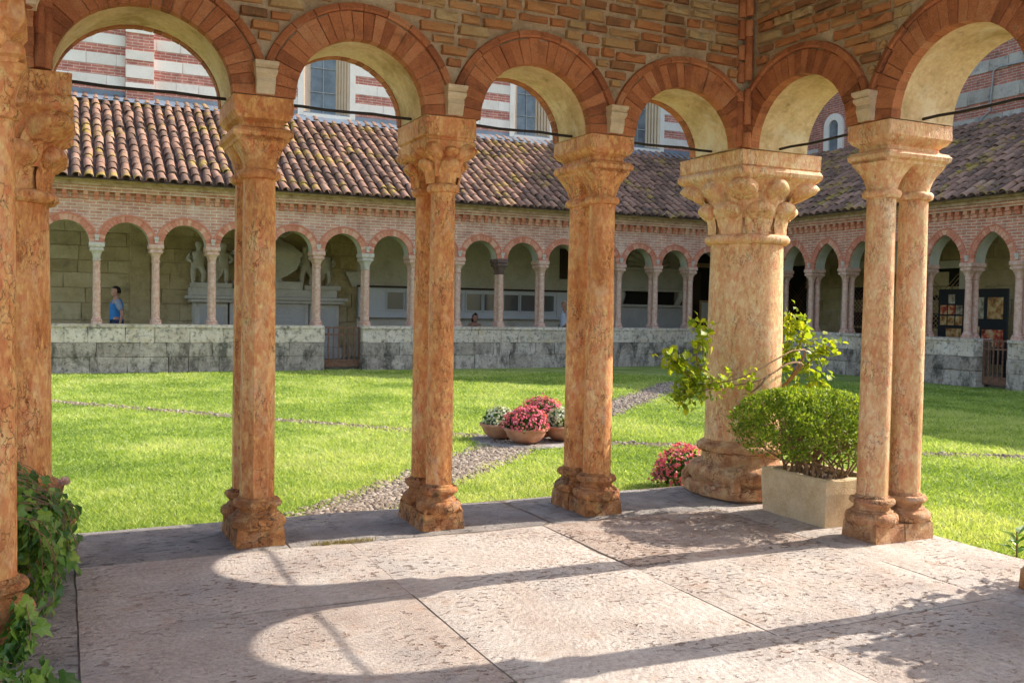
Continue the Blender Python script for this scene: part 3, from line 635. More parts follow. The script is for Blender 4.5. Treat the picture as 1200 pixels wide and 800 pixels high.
# right-hand side: u runs towards the camera (u = -y)
RA = [(-.335, .465, .432), (.928, .452, .448), (2.18, .46, .45)]
pavilion_wall('pavilion_side_wall', 'brick arcade wall with tie rods meeting the front arcade at thick column, sunlit side', (2.325, 0, 0), (0, -1, 0), (-1, 0, 0), RA, -.86, 2.9, 4.3, (2.70, 3.9), (-.76, 1.9))
LA = [(-2.18, .46, .45), (-.93, .46, .448), (.335, .46, .432)]
pavilion_wall('pavilion_side_wall', 'brick arcade wall above the ivy-grown side of the pavilion', (-2.325, 0, 0), (0, 1, 0), (1, 0, 0), LA, -2.9, .86, 4.3, (2.70, 3.4), (-1.6, .72))
# brick rolls in the inner corners
for sx, lab in ((1, 'vertical stack of moulded bricks in wall corner above thick ball-leaf column'), (-1, 'vertical stack of moulded bricks in wall corner above the ivy-side thick column')):
    T_ = thing('corner_brick_roll', (sx*2.3, .85, 2.6), lab, 'brickwork'); z = 2.6
    while z < 4.0:
        for dx, dy in ((-sx*.035, .012), (-sx*.0, -.03)):
            hgt = random.uniform(.1, .2); mb = MB(); tn = random.random()
            rr = random.uniform(.026, .032); mb.lathe([(rr*.85, 0), (rr, .008), (rr*1.02, hgt*.5), (rr, hgt-.012), (rr*.85, hgt-.006)], 10, (0, 0), tn)
            put('brick', mb.mesh('brick', 'brick_red', 40, (.004, 20)), T_, (sx*2.3+dx-sx*.012, .85+dy-.005, z+random.uniform(0, .02)))
        z += .155
# pavilion roof overhead, added unseen paving behind the viewpoint
mb = MB(); mb.box((-3.2, -3.0, 4.3), (3.2, 1.75, 4.42)); mb.face([(-3.4, -3.0, 4.42), (3.4, -3.0, 4.42), (0, -3.0, 5.6)]); mb.face([(-3.4, 1.95, 4.42), (3.4, 1.95, 4.42), (0, -.6, 5.6)])
mb.face([(3.4, -3, 4.42), (3.4, 1.95, 4.42), (0, -.6, 5.6), (0, -3, 5.6)]); mb.face([(-3.4, -3, 4.42), (-3.4, 1.95, 4.42), (0, -.6, 5.6), (0, -3, 5.6)])
T_ = thing('pavilion_canopy', (0, 0, 4.3), 'timber-ceilinged hipped roof covering the garden pavilion', 'roof'); put('roof', origin(mb.mesh('roof', 'ceiling_wood'), (0, 0, 4.3)), T_, (0, 0, 4.3))
mb = MB(); mb.box((-12, -16, G0-.02), (12, -8.0, -.01)); mb.box((-12, -8.0, G0-.02), (-3.0, -3.1, -.01)); mb.box((2.92, -8.0, G0-.02), (12, -3.1, -.01)); struct(put('bounce_paving', mb.mesh('bounce_paving', 'floor_stone')))  # unseen paving added to bounce warm sunlight onto the inner brickwork

# ================================================================== FAR GALLERIES
par_pale = block_variants('parapet_stone', 'parapet_pale', 7); par_dark = block_variants('parapet_stone', 'parapet_lichen', 7)
YP, XP = 16.62, 15.32; EH, EZ = .42, 3.95           # eave overhang, eave height
CS = 1.158; C0 = -1.544; RS = 1.1825; R0 = 14.167
tile_meshes = []
def tile_profile(s, w, n=5): return [(-w*math.cos(PI*i/n), w*.8*math.sin(PI*i/n)) for i in range(n+1)]
def tile_geom(mb, M4, w, L, tint):
    a = [M4 @ Vector((x, 0, z)) for x, z in tile_profile(0, w*1.06)]; b = [M4 @ Vector((x, L*1.18, z-.012)) for x, z in tile_profile(0, w*.84)]
    ai = [M4 @ Vector((x*.84, 0, z*.8)) for x, z in tile_profile(0, w*1.06)]
    mb.grid([ai, a, b], False, tint=tint)
for i in range(14):
    mb = MB(); tile_geom(mb, Matrix.Identity(4), .088, .35, i/13); tile_meshes.append(mb.mesh('tile', 'roof_tile', 40))

def gallery(name, label, S, base, pts_cols, pointed, span, a_gap, u_range, blockvis, roofvis, brick, vcol, spring, rise, hw):
    """S maps (u along wall, v depth from parapet face into the gallery, z) to world; u increases away from the corner or along x"""
    rot = S.rot; T_ = thing(name, S(base[0], base[1], 0), label, 'building')
    W = Vector(S(base[0], base[1], 0)); loc = lambda p: Vector(S(*p))-W
    def bx(mb, a, b, tint=.5, mi=0):
        p, q = S(*a), S(*b); mb.box([min(x, y) for x, y in zip(p, q)], [max(x, y) for x, y in zip(p, q)], tint, mi)
    def fin(n_, mb, mat, sm=None, parent=None): return put(n_, origin(mb.mesh(n_, mat, sm), W), parent or T_, W)
    # parapet: backing, stones, coping
    mb = MB()
    for A, B in a_gap: bx(mb, (A+.02, .03, -.12), (B-.02, .47, .86))
    fin('parapet_core', mb, 'joint_dirt')
    for A, B in a_gap:
        for (z0, z1), var in zip(((-.12, .24), (.24, .54), (.54, .86)), (par_dark, par_dark, par_pale)):
            x = A; first = True
            while x < B-.01:
                Lb = random.uniform(.4, .95)
                if B-x-Lb < .35: Lb = B-x
                if blockvis[0] < x+Lb and x < blockvis[1]:
                    put('parapet_stone', random.choice(var), T_, S(x+Lb/2, .12+random.uniform(-.012, .012), (z0+z1)/2), (0, 0, rot+random.choice((0, PI))), (Lb-.004, .26, z1-z0-.004))
                x += Lb
            x = A
        x = A
        while x < B-.01:
            Lb = random.uniform(.8, 1.5)
            if B-x-Lb < .6: Lb = B-x
            put('coping_stone', random.choice(par_pale), T_, S(x+Lb/2, .235, .895), (0, 0, rot), (Lb-.006, .53, .07)); x += Lb
    # arcade wall with arches
    z_s = spring; zt = 4.05; d0, d1 = .07, .43; NS = 20
    def ap(c, t_, rr=0):   # arch curve, round or slightly pointed
        if not pointed: return c-(hw+rr)*math.cos(PI*t_), z_s+(rise+rr)*math.sin(PI*t_)
        R_ = (rise*rise+hw*hw)/(2*hw)
        if t_ <= .5: A_ = math.acos((R_-hw)/R_); th = A_*t_*2; return c-hw+R_-(R_+rr)*math.cos(th), z_s+(R_+rr)*math.sin(th)
        x, z = ap(c, 1-t_, rr); return 2*c-x, z
    cols = sorted(pts_cols); mb = MB(); so_ = MB(); vo = MB(); hd = MB(); last = u_range[0]
    for i in range(len(cols)-1):
        c = (cols[i]+cols[i+1])/2; A = c-hw; B = c+hw
        for d in (d0, d1): mb.face([S(last, d, z_s), S(A, d, z_s), S(A, d, zt), S(last, d, zt)])
        mb.face([S(last, d0, z_s), S(A, d0, z_s), S(A, d1, z_s), S(last, d1, z_s)])
        P_ = [ap(c, k/NS) for k in range(NS+1)]
        for k in range(NS):
            (x0, z0), (x1, z1) = P_[k], P_[k+1]
            for d in (d0, d1): mb.face([S(x0, d, z0), S(x1, d, z1), S(x1, d, zt), S(x0, d, zt)])
        so_.grid([[S(x, d, z) for x, z in P_] for d in (d0-.005, d0+.06, d1+.004)], False)
        nv = 19
        for k in range(nv):
            t0, t1 = k/nv+.006/1.5, (k+1)/nv-.006/1.5; tn = random.random(); ctr = []
            for d in (d0+.05, d0-.012+random.uniform(-.004, .004)): ctr.append([S(*q) for q in ((ap(c, t0, -.004)[0], d, ap(c, t0, -.004)[1]), (ap(c, t1, -.004)[0], d, ap(c, t1, -.004)[1]), (ap(c, t1, .12)[0], d, ap(c, t1, .12)[1]), (ap(c, t0, .12)[0], d, ap(c, t0, .12)[1]))])
            vo.grid(ctr, True, True, True, tn)
        rr_ = []
        for k in range(NS+1):
            t_ = k/NS; rr_.append([S(ap(c, t_, e)[0], d, ap(c, t_, e)[1]) for e, d in ((.122, d0+.03), (.122, d0-.022), (.155, d0-.026), (.165, d0+.03))])
        hd.grid(rr_, True, True, True, .35)
        last = B
    for d in (d0, d1): mb.face([S(last, d, z_s), S(u_range[1], d, z_s), S(u_range[1], d, zt), S(last, d, zt)])
    mb.face([S(last, d0, z_s), S(u_range[1], d0, z_s), S(u_range[1], d1, z_s), S(last, d1, z_s)])
    fin('arcade_wall', mb, brick); fin('soffit', so_, 'intrados_far', 50); stuff(fin('voussoirs', vo, 'voussoir_far')); fin('hood_mould', hd, 'voussoir_far', 40)
    # little white corbels between arches, corbel table, cornice
    for u_ in cols:
        mc = MB(); bx(mc, (u_-.035, d0-.04, z_s+.03), (u_+.035, d0+.02, z_s+.1)); bx(mc, (u_-.045, d0-.055, z_s+.1), (u_+.045, d0+.02, z_s+.16)); fin('corbel', mc, 'stone_far_pale')
    mc = MB(); u_ = u_range[0]
    while u_ < u_range[1]:
        tn = random.random()
        bx(mc, (u_, d0-.06, 3.5), (u_+.09, d0+.02, 3.58), tn); bx(mc, (u_-.0, d0-.11, 3.58), (u_+.09, d0+.02, 3.66), tn); u_ += .2
    stuff(fin('corbel_table', mc, 'voussoir_far'))
    mc = MB(); bx(mc, (u_range[0], d0-.13, 3.66), (u_range[1], d0+.02, 3.71), .6); bx(mc, (u_range[0], d0-.17, 3.71), (u_range[1], d0+.02, 3.77), .3); fin('string_course', mc, brick)
    mc = MB(); bx(mc, (u_range[0], d0-.22, 3.77), (u_range[1], d0+.05, 3.84)); bx(mc, (u_range[0], d0-.34, 3.84), (u_range[1], d0+.05, 3.9)); fin('cornice', mc, 'moss_eave')
    # roof
    V0, V1, Z0, Z1 = -EH, 3.85, EZ-.06, 6.36; sl_ = math.atan2(Z1-Z0, V1-V0); Ls = math.hypot(V1-V0, Z1-Z0); pitch = .232; rows = 14; ex = Ls/rows
    rm = MB(); U0, U1 = roofvis[2], roofvis[3]
    lim = lambda s: 0 if roofvis[4] is None else (V0+s*math.cos(sl_)-V0)
    cU = U0; 
    for k in range(int((U1-U0)/pitch)+1):
        uu = U0+k*pitch
        for (xa, za), (xb, zb) in zip([(-.11, .03), (-.05, .0), (0, -.008), (.05, .0)], [(-.05, .0), (0, -.008), (.05, .0), (.11, .03)]):
            smax = Ls
            if roofvis[4] is not None and uu > roofvis[4]: pass
            s0 = 0 if roofvis[4] is None else max(0, (uu-roofvis[4])/math.cos(sl_)-.3)
            if s0 >= Ls: continue
            f_ = lambda x, s, z: S(uu+pitch/2+x*1.07, V0+s*math.cos(sl_)-z*math.sin(sl_), Z0+s*math.sin(sl_)+z*math.cos(sl_))
            rm.face([f_(xa, s0, za), f_(xb, s0, zb), f_(xb, Ls, zb), f_(xa, Ls, za)], random.random())
    rm.face([S(U0, V0+.03, Z0-.03), S(U1, V0+.03, Z0-.03), S(U1, V1, Z1-.06), S(U0, V1, Z1-.06)], .2, 1)
    rf = fin('roof', rm, ['roof_channel', 'roof_boards'])
    rest = MB(); cand = []
    for k in range(int((U1-U0)/pitch)+1):
        for r_ in range(rows):
            uu = U0+k*pitch+random.uniform(-.008, .008); s = r_*ex+random.uniform(-.03, .03)-(.03 if r_ == 0 else 0)-(.09 if random.random() < .02 else 0)
            if roofvis[4] is not None and uu-roofvis[4] > s*math.cos(sl_)+.12: continue
            wv = Vector(S(uu, V0+s*math.cos(sl_), Z0+s*math.sin(sl_)))
            cand.append((uu, s, wv, r_))
    vis = sorted([c for c in cand if roofvis[0] <= c[0] <= roofvis[1]], key=lambda c: (c[2]-CAM).length)[:300]; visid = set(id(c) for c in vis)
    ax_u = (Vector(S(1, 0, 0))-Vector(S(0, 0, 0))); ax_s = (Vector(S(0, math.cos(sl_), math.sin(sl_)))-Vector(S(0, 0, 0))); ax_n = ax_u.cross(ax_s)
    if ax_n.z < 0: ax_n = -ax_n
    for c in cand:
        uu, s, wv, r_ = c; y_ = random.gauss(0, .045); au = (ax_u*math.cos(y_)+ax_s*math.sin(y_)); as_ = (ax_s*math.cos(y_)-ax_u*math.sin(y_)); an = ax_n
        Pp = wv+an*(.028+random.uniform(-.008, .012)+.02*mnoise.noise(wv*.9))
        hand = 1 if au.cross(as_).dot(an) > 0 else -1
        M4 = Matrix(((au.x*hand, as_.x, an.x, 0), (au.y*hand, as_.y, an.y, 0), (au.z*hand, as_.z, an.z, 0), (0, 0, 0, 1)))
        if id(c) in visid: put('tile', random.choice(tile_meshes), rf, Pp, M4.to_euler())
        else:
            M5 = Matrix.Translation(Pp-W) @ M4; tile_geom(rest, M5, .088, ex, random.random())
    stuff(put('roof_tiles', rest.mesh('roof_tiles', 'roof_tile', 40), rf, W))
    return T_

class Smap:
    def __init__(s, fn, rot): s.fn = fn; s.rot = rot
    def __call__(s, u_, v, z): return s.fn(u_, v, z)
SF = Smap(lambda u_, v, z: (u_, YP+v, z), 0); SR = Smap(lambda u_, v, z: (XP+v, u_, z), PI/2)
fcols = [C0+CS*i for i in range(-1, 15)]; rcols = [R0-RS*i for i in range(-1, 6)]
gallery('far_gallery', 'long cloister gallery with round arches, brick wall and lichened tile roof across the garden', SF, (6, 0), fcols, False, CS, [(-3.6, 3.23), (4.13, 15.33)], (-3.6, 15.75), (-3.6, 15.4), (-2.6, 9, -3.8, 19.3, 15.0), 'brick_far_x', None, 2.62, .44, .44)
gallery('side_gallery', 'cloister gallery with pointed arches and brick wall, bringing the garden to a corner', SR, (10, 0), rcols, True, RS, [(6.6, 8.36), (9.06, 16.62)], (6.6, 17.0), (6.6, 16.6), (8.0, 13.2, 6.4, 20.7, 16.3), 'brick_far_y', None, 2.55, .65, .44)
# corner post of the two arcades
mb = MB(); mb.box((15.37, 16.67, .93), (15.79, 17.09, 2.62)); tag(put('corner_pier', mb.mesh('corner_pier', 'stone_far_pale')), 'square stone pier where the two galleries meet', 'pier')

# gallery columns: pairs across the wall
def gal_col_meshes(mat, along):
    out = {}; sw = (lambda p: p) if along == 'x' else (lambda p: (p[1], p[0], p[2]))
    def mk(n_, mb, sm=40): mb.v = [sw(p) for p in mb.v]; out[n_] = mb.mesh(n_, mat, sm)
    mb = MB()
    for s in (-1, 1): mb.grid([ring_rs(.105, .1, z, 1, 16, (0, s*.105)) for z in (0, .05)], True, True, True); mb.lathe([(.1, .05), (.112, .07), (.1, .095), (.083, .1), (.092, .115), (.08, .13), (.074, .14)], 18, (0, s*.105))
    mk('base', mb)
    mb = MB(); mb.lathe([(.074, .135), (.076, .4), (.069, 1.32)], 18, (0, 0)); mk('shaft', mb)
    mb = MB()
    for s in (-1, 1): mb.lathe([(.069, 1.31), (.085, 1.32), (.085, 1.335), (.07, 1.345)], 18, (0, s*.105)); mb.grid([ring_rs(a, a, z, k, 20, (0, s*.105), a) for a, k, z in ((.07, 0, 1.34), (.075, .3, 1.41), (.09, .7, 1.47), (.105, 1, 1.51))], True, True, True)
    mk('capital', mb)
    mb = MB(); rect_loft(mb, [(.12, .215, 1.505), (.135, .23, 1.53), (.135, .23, 1.555), (.12, .215, 1.57), (.12, .215, 1.58), (.15, .24, 1.61), (.15, .24, 1.69)], .004); mk('abacus', mb, 30)
    return out
FM = {m_: gal_col_meshes(m_, 'x') for m_ in ('marble_far', 'stone_far_pale', 'marble_far_dark')}; RM = gal_col_meshes('marble_far', 'y')
def gal_col(x, y, along, label, group, MM, cap=None, drop=0):
    T_ = thing('gallery_column', (x, y, .93), label, 'column', group); k = (2.62-drop-.93)/1.69
    for n_ in ('base', 'capital', 'abacus'): put(n_, (cap or MM)[n_] if n_ != 'base' else MM[n_], T_, (x, y, .93), (0, 0, 0), (1, 1, k))
    for s in (-1, 1):
        d = (0, s*.105) if along == 'x' else (s*.105, 0); put('shaft', MM['shaft'], T_, (x+d[0], y+d[1], .93), (0, 0, 0), (1, 1, k))
FL_ = {1: 'slim column pair just behind the back of the man in blue', 2: 'slim column pair before the outer child figures of the urn tomb', 3: 'slim column pair before the urn of the carved tomb', 4: 'slim column pair beside the rusty gate, on the urn tomb side',
       6: 'slim column pair before the display case, next to the white-capital pair by the gate', 7: 'slim column pair beside the seated person, next to the blackened-capital pair', 9: 'slim column pair between blackened-capital pair and the white-haired person', 10: 'slim column pair beside the white-haired person',
       11: 'slim column pair before the near edge of the shell-topped tomb', 12: 'slim column pair before the middle of the shell-topped tomb', 13: 'slim column pair beside the dark doorway of the round-arched gallery', 14: 'slim column pair next to the stone corner pier under round arches', -1: 'slim column pair beyond the thick ivy-side column under round arches'}
for i, u_ in enumerate(fcols):
    ii = i-1; g = 'slim columns of the round-arched gallery'
    if ii == 8: gal_col(u_, YP+.25, 'x', 'slim column pair with blackened stone capital on the round-arched gallery parapet', g, FM['marble_far'], FM['marble_far_dark'])
    elif ii == 5: gal_col(u_, YP+.25, 'x', 'slim column pair with whitish capital beside the rusty garden gate of the round-arched gallery', g, FM['marble_far'], FM['stone_far_pale'])
    elif ii == 0: gal_col(u_, YP+.25, 'x', 'slim column pair with whitish capital, beside the man in blue', g, FM['marble_far'], FM['stone_far_pale'])
    else: gal_col(u_, YP+.25, 'x', FL_[ii], g, FM['marble_far'])
ORD = ['next to the stone corner pier', 'second from the stone corner pier', 'third from the stone corner pier', 'fourth from the stone corner pier', 'next but one from the gate, beyond picture boards', 'beside the gate, before the picture boards', 'beside the gate, away from the picture boards']
for i, u_ in enumerate(rcols): gal_col(XP+.25, u_, 'y', 'slim marble column pair under pointed arches, '+ORD[i], 'slim columns of the pointed-arched gallery', RM, None, .07)

# gallery floors and back walls
mb = MB(); mb.box((-5.6, YP+.4, -.1), (19.2, 20.3, 0)); mb.box((XP+.4, 4.2, -.1), (19.2, YP+.4, 0)); struct(put('gallery_floor', mb.mesh('gallery_floor', 'sill_stone')))
wb = block_variants('wall_stone', 'wall_block', 9, .008, .02)
T_ = thing('back_wall', (6, 20.35, 0), 'gallery back wall of worn ochre stone blocks and grey plaster, hung with monuments', 'wall')
mb = MB(); mb.box((-5.6, 20.22, -.1), (5.02, 20.44, 6.3)); put('wall_core', origin(mb.mesh('wall_core', 'mortar'), (6, 20.35, 0)), T_, (6, 20.35, 0))
mb = MB(); mb.box((5.02, 20.2, -.1), (19.3, 20.44, 6.3)); put('plaster', origin(mb.mesh('plaster', 'wall_plaster'), (6, 20.35, 0)), T_, (6, 20.35, 0))
z = .3
while z < 3.9:
    hh = random.uniform(.26, .42); x = -3.6+random.uniform(-.4, 0)
    while x < 5.0:
        Lb = min(random.uniform(.5, 1.15), 5.02-x)
        if Lb > .1: put('wall_stone', random.choice(wb), T_, (x+Lb/2, 20.22+random.uniform(-.01, .006), z+hh/2), (0, 0, random.choice((0, PI))), (Lb-.012, .12, hh-.012))
        x += Lb
    z += hh
mb = MB(); mb.box((-.7, 20.02, 0), (-.25, 20.3, 4.4), .3); put('pier', origin(mb.mesh('pier', 'wall_block'), (6, 20.35, 0)), T_, (6, 20.35, 0))
T_ = thing('back_wall', (19.1, 10, 0), 'side gallery back wall of pale stone blocks with lattice doors', 'wall')
mb = MB(); mb.box((19.02, 4.2, -.1), (19.3, 20.4, 6.2)); put('wall_core', origin(mb.mesh('wall_core', 'wall_plaster'), (19.1, 10, 0)), T_, (19.1, 10, 0))
z = 0
while z < 3.9:
    hh = random.uniform(.28, .42); y = 8.6+random.uniform(-.4, 0)
    while y < 17.5:
        Lb = random.uniform(.5, 1.1); put('wall_stone', random.choice(wb), T_, (19.0+random.uniform(-.008, .006), y+Lb/2, z+hh/2), (0, 0, PI/2), (Lb-.012, .12, hh-.012)); y += Lb
    z += hh

# ================================================================== CHURCH AND GABLED BUILDING
cs_blocks = block_variants('stone_block', 'church_stone', 8, .006, .015)
CY = 20.45
T_ = thing('church_wall', (6, CY, 6.3), 'tall church flank striped in white stone and red brick above the tiled roof', 'building'); W = Vector((6, CY, 6.3))
wins = [(3.42, 4.98), (9.62, 11.1), (13.55, 15.05)]      # outer edges of window surrounds
mb = MB()
segs = [(-7, wins[0][0]), (wins[0][1], wins[1][0]), (wins[1][1], wins[2][0]), (wins[2][1], 19.5)]
for A, B in segs: mb.box((A, CY, 6.0), (B, CY+.6, 12))
for A, B in wins: mb.box((A, CY, 6.0), (B, CY+.6, 6.42)); mb.box((A, CY, 9.6), (B, CY+.6, 12))
put('brick_wall', origin(mb.mesh('brick_wall', 'brick_church'), W), T_, W)
def band(A, B, z0, z1, y0):
    x = A+random.uniform(-.0, .0)
    while x < B-.01:
        Lb = random.uniform(.45, .95)
        if B-x-Lb < .3: Lb = B-x
        put('stone_block', random.choice(cs_blocks), T_, (x+Lb/2, y0+.03, (z0+z1)/2), (0, 0, 0), (Lb-.006, .085, z1-z0-.004)); x += Lb
zb = [(6.60, 6.88), (7.13, 7.40), (7.62, 7.88), (8.12, 8.4), (8.66, 8.94)]
for A, B in segs:
    if B < -3: continue
    for z0, z1 in zb: band(max(A, -3.4), min(B, 17), z0, z1, CY)
for pa in (-.8,):    # pilaster strip
    mb = MB(); mb.box((pa, CY-.14, 6.3), (pa+.64, CY+.01, 10)); pl = put('pilaster', origin(mb.mesh('pilaster', 'brick_church'), W), T_, W)
    for z0, z1 in ((6.55, 6.74), (6.86, 7.16), (7.3, 7.52), (7.95, 8.2)): put('stone_block', random.choice(cs_blocks), T_, (pa+.32, CY-.125, (z0+z1)/2), (0, 0, 0), (.646, .09, z1-z0))
for A, B in wins:
    jw = .3
    glass = MB(); glass.box((A+jw+.12, CY+.42, 6.5), (B-jw-.12, CY+.46, 9.4)); wn = put('window', origin(glass.mesh('window', 'window_glass'), W), T_, W)
    mm = MB(); xm = (A+B)/2; mm.box((xm-.012, CY+.39, 6.5), (xm+.012, CY+.43, 9.4))
    for zz in (7.15, 7.8, 8.45): mm.box((A+jw, CY+.385, zz-.012), (B-jw, CY+.425, zz+.012))
    put('glazing_bar', origin(mm.mesh('glazing_bar', 'cable_grey'), W), wn, W)
    for sgn, x0 in ((1, A), (-1, B)):
        fr_ = MB(); fr_.box((min(x0, x0+sgn*.15), CY-.02, 6.42), (max(x0, x0+sgn*.15), CY+.5, 9.6)); put('frame', origin(fr_.mesh('frame', 'church_stone'), W), wn, W)
        jm = MB()
        for q in range(5): rr = .045; xx = x0+sgn*(.17+q*.055); yy = CY+.06+q*.09; jm.lathe([(rr, 6.5), (rr, 9.5)], 10, (xx, yy)); jm.box((min(xx, xx-sgn*.02)-.012, yy+.02, 6.5), (max(xx, xx-sgn*.02)+.012, yy+.08, 9.5))
        put('moulded_jamb', origin(jm.mesh('moulded_jamb', 'church_moulding', 40), W), wn, W)
    sl2 = MB(); sl2.box((A+.15, CY-.03, 6.4), (B-.15, CY+.5, 6.49)); put('sill', origin(sl2.mesh('sill', 'church_stone'), W), wn, W)
mb = MB(); mb.grid([[(x, CY-.36, 6.22), (x, CY-.2, 6.33), (x, CY-.02, 6.41), (x, CY-.01, 6.52)] for x in np.linspace(-7, 19.4, 40)], False, tint=.5)
put('lead_flashing', origin(mb.mesh('lead_flashing', 'lead', 60), W), T_, W)

# gabled building behind the side gallery
GX = 19.45
T_ = thing('gabled_building', (GX, 12, 6.2), 'weathered striped brick and stone building with small arched window above side gallery roof', 'building'); W = Vector((GX, 12, 6.2))
prof = [(-2, 8.35), (10.2, 8.35), (15.0, 12.1), (19.2, 12.4), (20.45, 12.4)]
wy0, wy1, wz0, wz1 = 17.25, 17.95, 6.45, 7.5
mb = MB(); poly = [(-2, 0)]+[(20.45, 0)]+list(reversed(prof))
for d in (0, 3.0):
    for (ya, za), (yb, zb_) in zip(prof[:-1], prof[1:]): mb.face([(GX+d, ya, 0), (GX+d, yb, 0), (GX+d, yb, zb_), (GX+d, ya, za)])
for (ya, za), (yb, zb_) in zip(prof[:-1], prof[1:]): mb.face([(GX, ya, za), (GX, yb, zb_), (GX+3, yb, zb_), (GX+3, ya, za)])
mb.face([(GX, -2, 0), (GX+3, -2, 0), (GX+3, -2, 8.35), (GX, -2, 8.35)]); mb.face([(GX, 20.45, 0), (GX+3, 20.45, 0), (GX+3, 20.45, 12.4), (GX, 20.45, 12.4)])
put('brick_wall', origin(mb.mesh('brick_wall', 'brick_gable'), W), T_, W)
gb = block_variants('stone_block', 'gable_stone', 7, .012, .03)
for z0, z1 in ((6.2, 6.62), (6.95, 7.32), (7.72, 8.05)):
    y = 9.5
    while y < 20.0:
        Lb = random.uniform(.4, .9)
        if not (y+Lb > wy0-.15 and y < wy1+.15): put('stone_block', random.choice(gb), T_, (GX+.02, y+Lb/2, (z0+z1)/2+random.uniform(-.015, .015)), (0, 0, PI/2), (Lb-.012, .1, z1-z0-random.uniform(0, .05)))
        y += Lb
ctr_y = (wy0+wy1)/2
def arch_ring(r0_, r1_, x0, x1, zs, zbot, mat, nm, par):
    a_ = MB(); ins = [(ctr_y-r0_, zbot)]+[(ctr_y-r0_*math.cos(PI*k/12), zs+r0_*math.sin(PI*k/12)) for k in range(13)]+[(ctr_y+r0_, zbot)]
    outs = [(ctr_y-r1_, zbot)]+[(ctr_y-r1_*math.cos(PI*k/12), zs+r1_*math.sin(PI*k/12)) for k in range(13)]+[(ctr_y+r1_, zbot)]
    a_.grid([[(x1, y, z) for y, z in ins], [(x0, y, z) for y, z in ins], [(x0, y, z) for y, z in outs], [(x1, y, z) for y, z in outs]], False)
    return put(nm, origin(a_.mesh(nm, mat, 40), W), par, W)
g_ = MB(); g_.face([(GX-.012, ctr_y-.2, 6.45)]+[(GX-.012, ctr_y-.2*math.cos(PI*k/12), 7.2+.2*math.sin(PI*k/12)) for k in range(13)]+[(GX-.012, ctr_y+.2, 6.45)])
wn = put('window', origin(g_.mesh('window', 'window_glass'), W), T_, W)
arch_ring(.2, .4, GX-.07, GX+.02, 7.2, 6.42, 'church_stone', 'window_surround', wn)
mb = MB(); mb.box((GX-.09, ctr_y-.45, 6.36), (GX+.02, ctr_y+.45, 6.45)); put('sill', origin(mb.mesh('sill', 'church_stone'), W), wn, W)
mb = MB(); mb.tube([(GX-.06, 11.0, 7.75), (GX-.06, 11.9, 7.78), (GX-.06, 12.05, 7.7), (GX-.06, 12.12, 6.7), (GX-.06, 12.35, 6.55), (GX-.06, 12.4, 6.3)], .022, 6); put('conduit_pipe', origin(mb.mesh('conduit_pipe', 'cable_grey', 60), W), T_, W)
mb = MB(); mb.grid([[(GX-.4, y, 6.16), (GX-.22, y, 6.27), (GX-.03, y, 6.36), (GX-.02, y, 6.44)] for y in np.linspace(0, 20.4, 30)], False); put('lead_flashing', origin(mb.mesh('lead_flashing', 'lead', 60), W), T_, W)

# ================================================================== GATES
def gate(loc, along, width, label, n, zt):
    T_ = thing('garden_gate', loc, label, 'gate'); L = Vector(loc); rotz = 0 if along == 'x' else PI/2
    def bar(nm, a, b):
        mb = MB(); mb.box(a, b); me = mb.mesh(nm, 'rust'); put(nm, me, T_, loc, (0, 0, rotz))
    for zz in (.12, .72, zt-.02): bar('rail', (-width/2, -.012, zz-.018), (width/2, .012, zz+.018))
    for s in (-1, 1): bar('stile', (s*width/2-.02, -.018, -.04), (s*width/2+.02, .018, zt))
    for i in range(n):
        x = -width/2+width*(i+1)/(n+1); bar('bar', (x-.014, -.013, .1), (x+.014, .013, zt))
    bar('kick_plate', (-width/2+.02, -.006, -.03), (width/2-.02, .006, .11))
gate((3.68, YP+.2, 0), 'x', .86, 'rusty iron bar gate in the parapet of the round-arched gallery', 6, .9)
gate((XP+.2, 8.71, 0), 'y', .66, 'rusty iron bar gate in the parapet of the pointed-arched gallery', 5, .92)

# ================================================================== PEOPLE (and carved figures) by skinned skeletons
def skin(name, chains, mat, parent, loc, rotz=0, sub=2):
    """chains: lists of ((x,y,z), r); the first point of a chain joins an existing point when equal"""
    V_, R_, E_ = [], [], []
    def idx(p, r):
        for i, q in enumerate(V_):
            if (Vector(q)-Vector(p)).length < 1e-4: return i
        V_.append(p); R_.append(r); return len(V_)-1
    for ch in chains:
        k = None
        for p, r in ch:
            j = idx(p, r)
            if k is not None and k != j: E_.append((k, j))
            k = j
    me = bpy.data.meshes.new(name); me.from_pydata(V_, E_, []); me.materials.append(MATS[mat])
    o = put(name, me, parent, loc, (0, 0, rotz)); md = o.modifiers.new('skin', 'SKIN'); md.use_smooth_shade = True; md.branch_smoothing = .4
    for i, sv in enumerate(me.skin_vertices[0].data):
        r = R_[i]; sv.radius = r if isinstance(r, tuple) else (r, r); sv.use_root = i == 0
    s_ = o.modifiers.new('sub', 'SUBSURF'); s_.levels = sub; s_.render_levels = sub
    return o
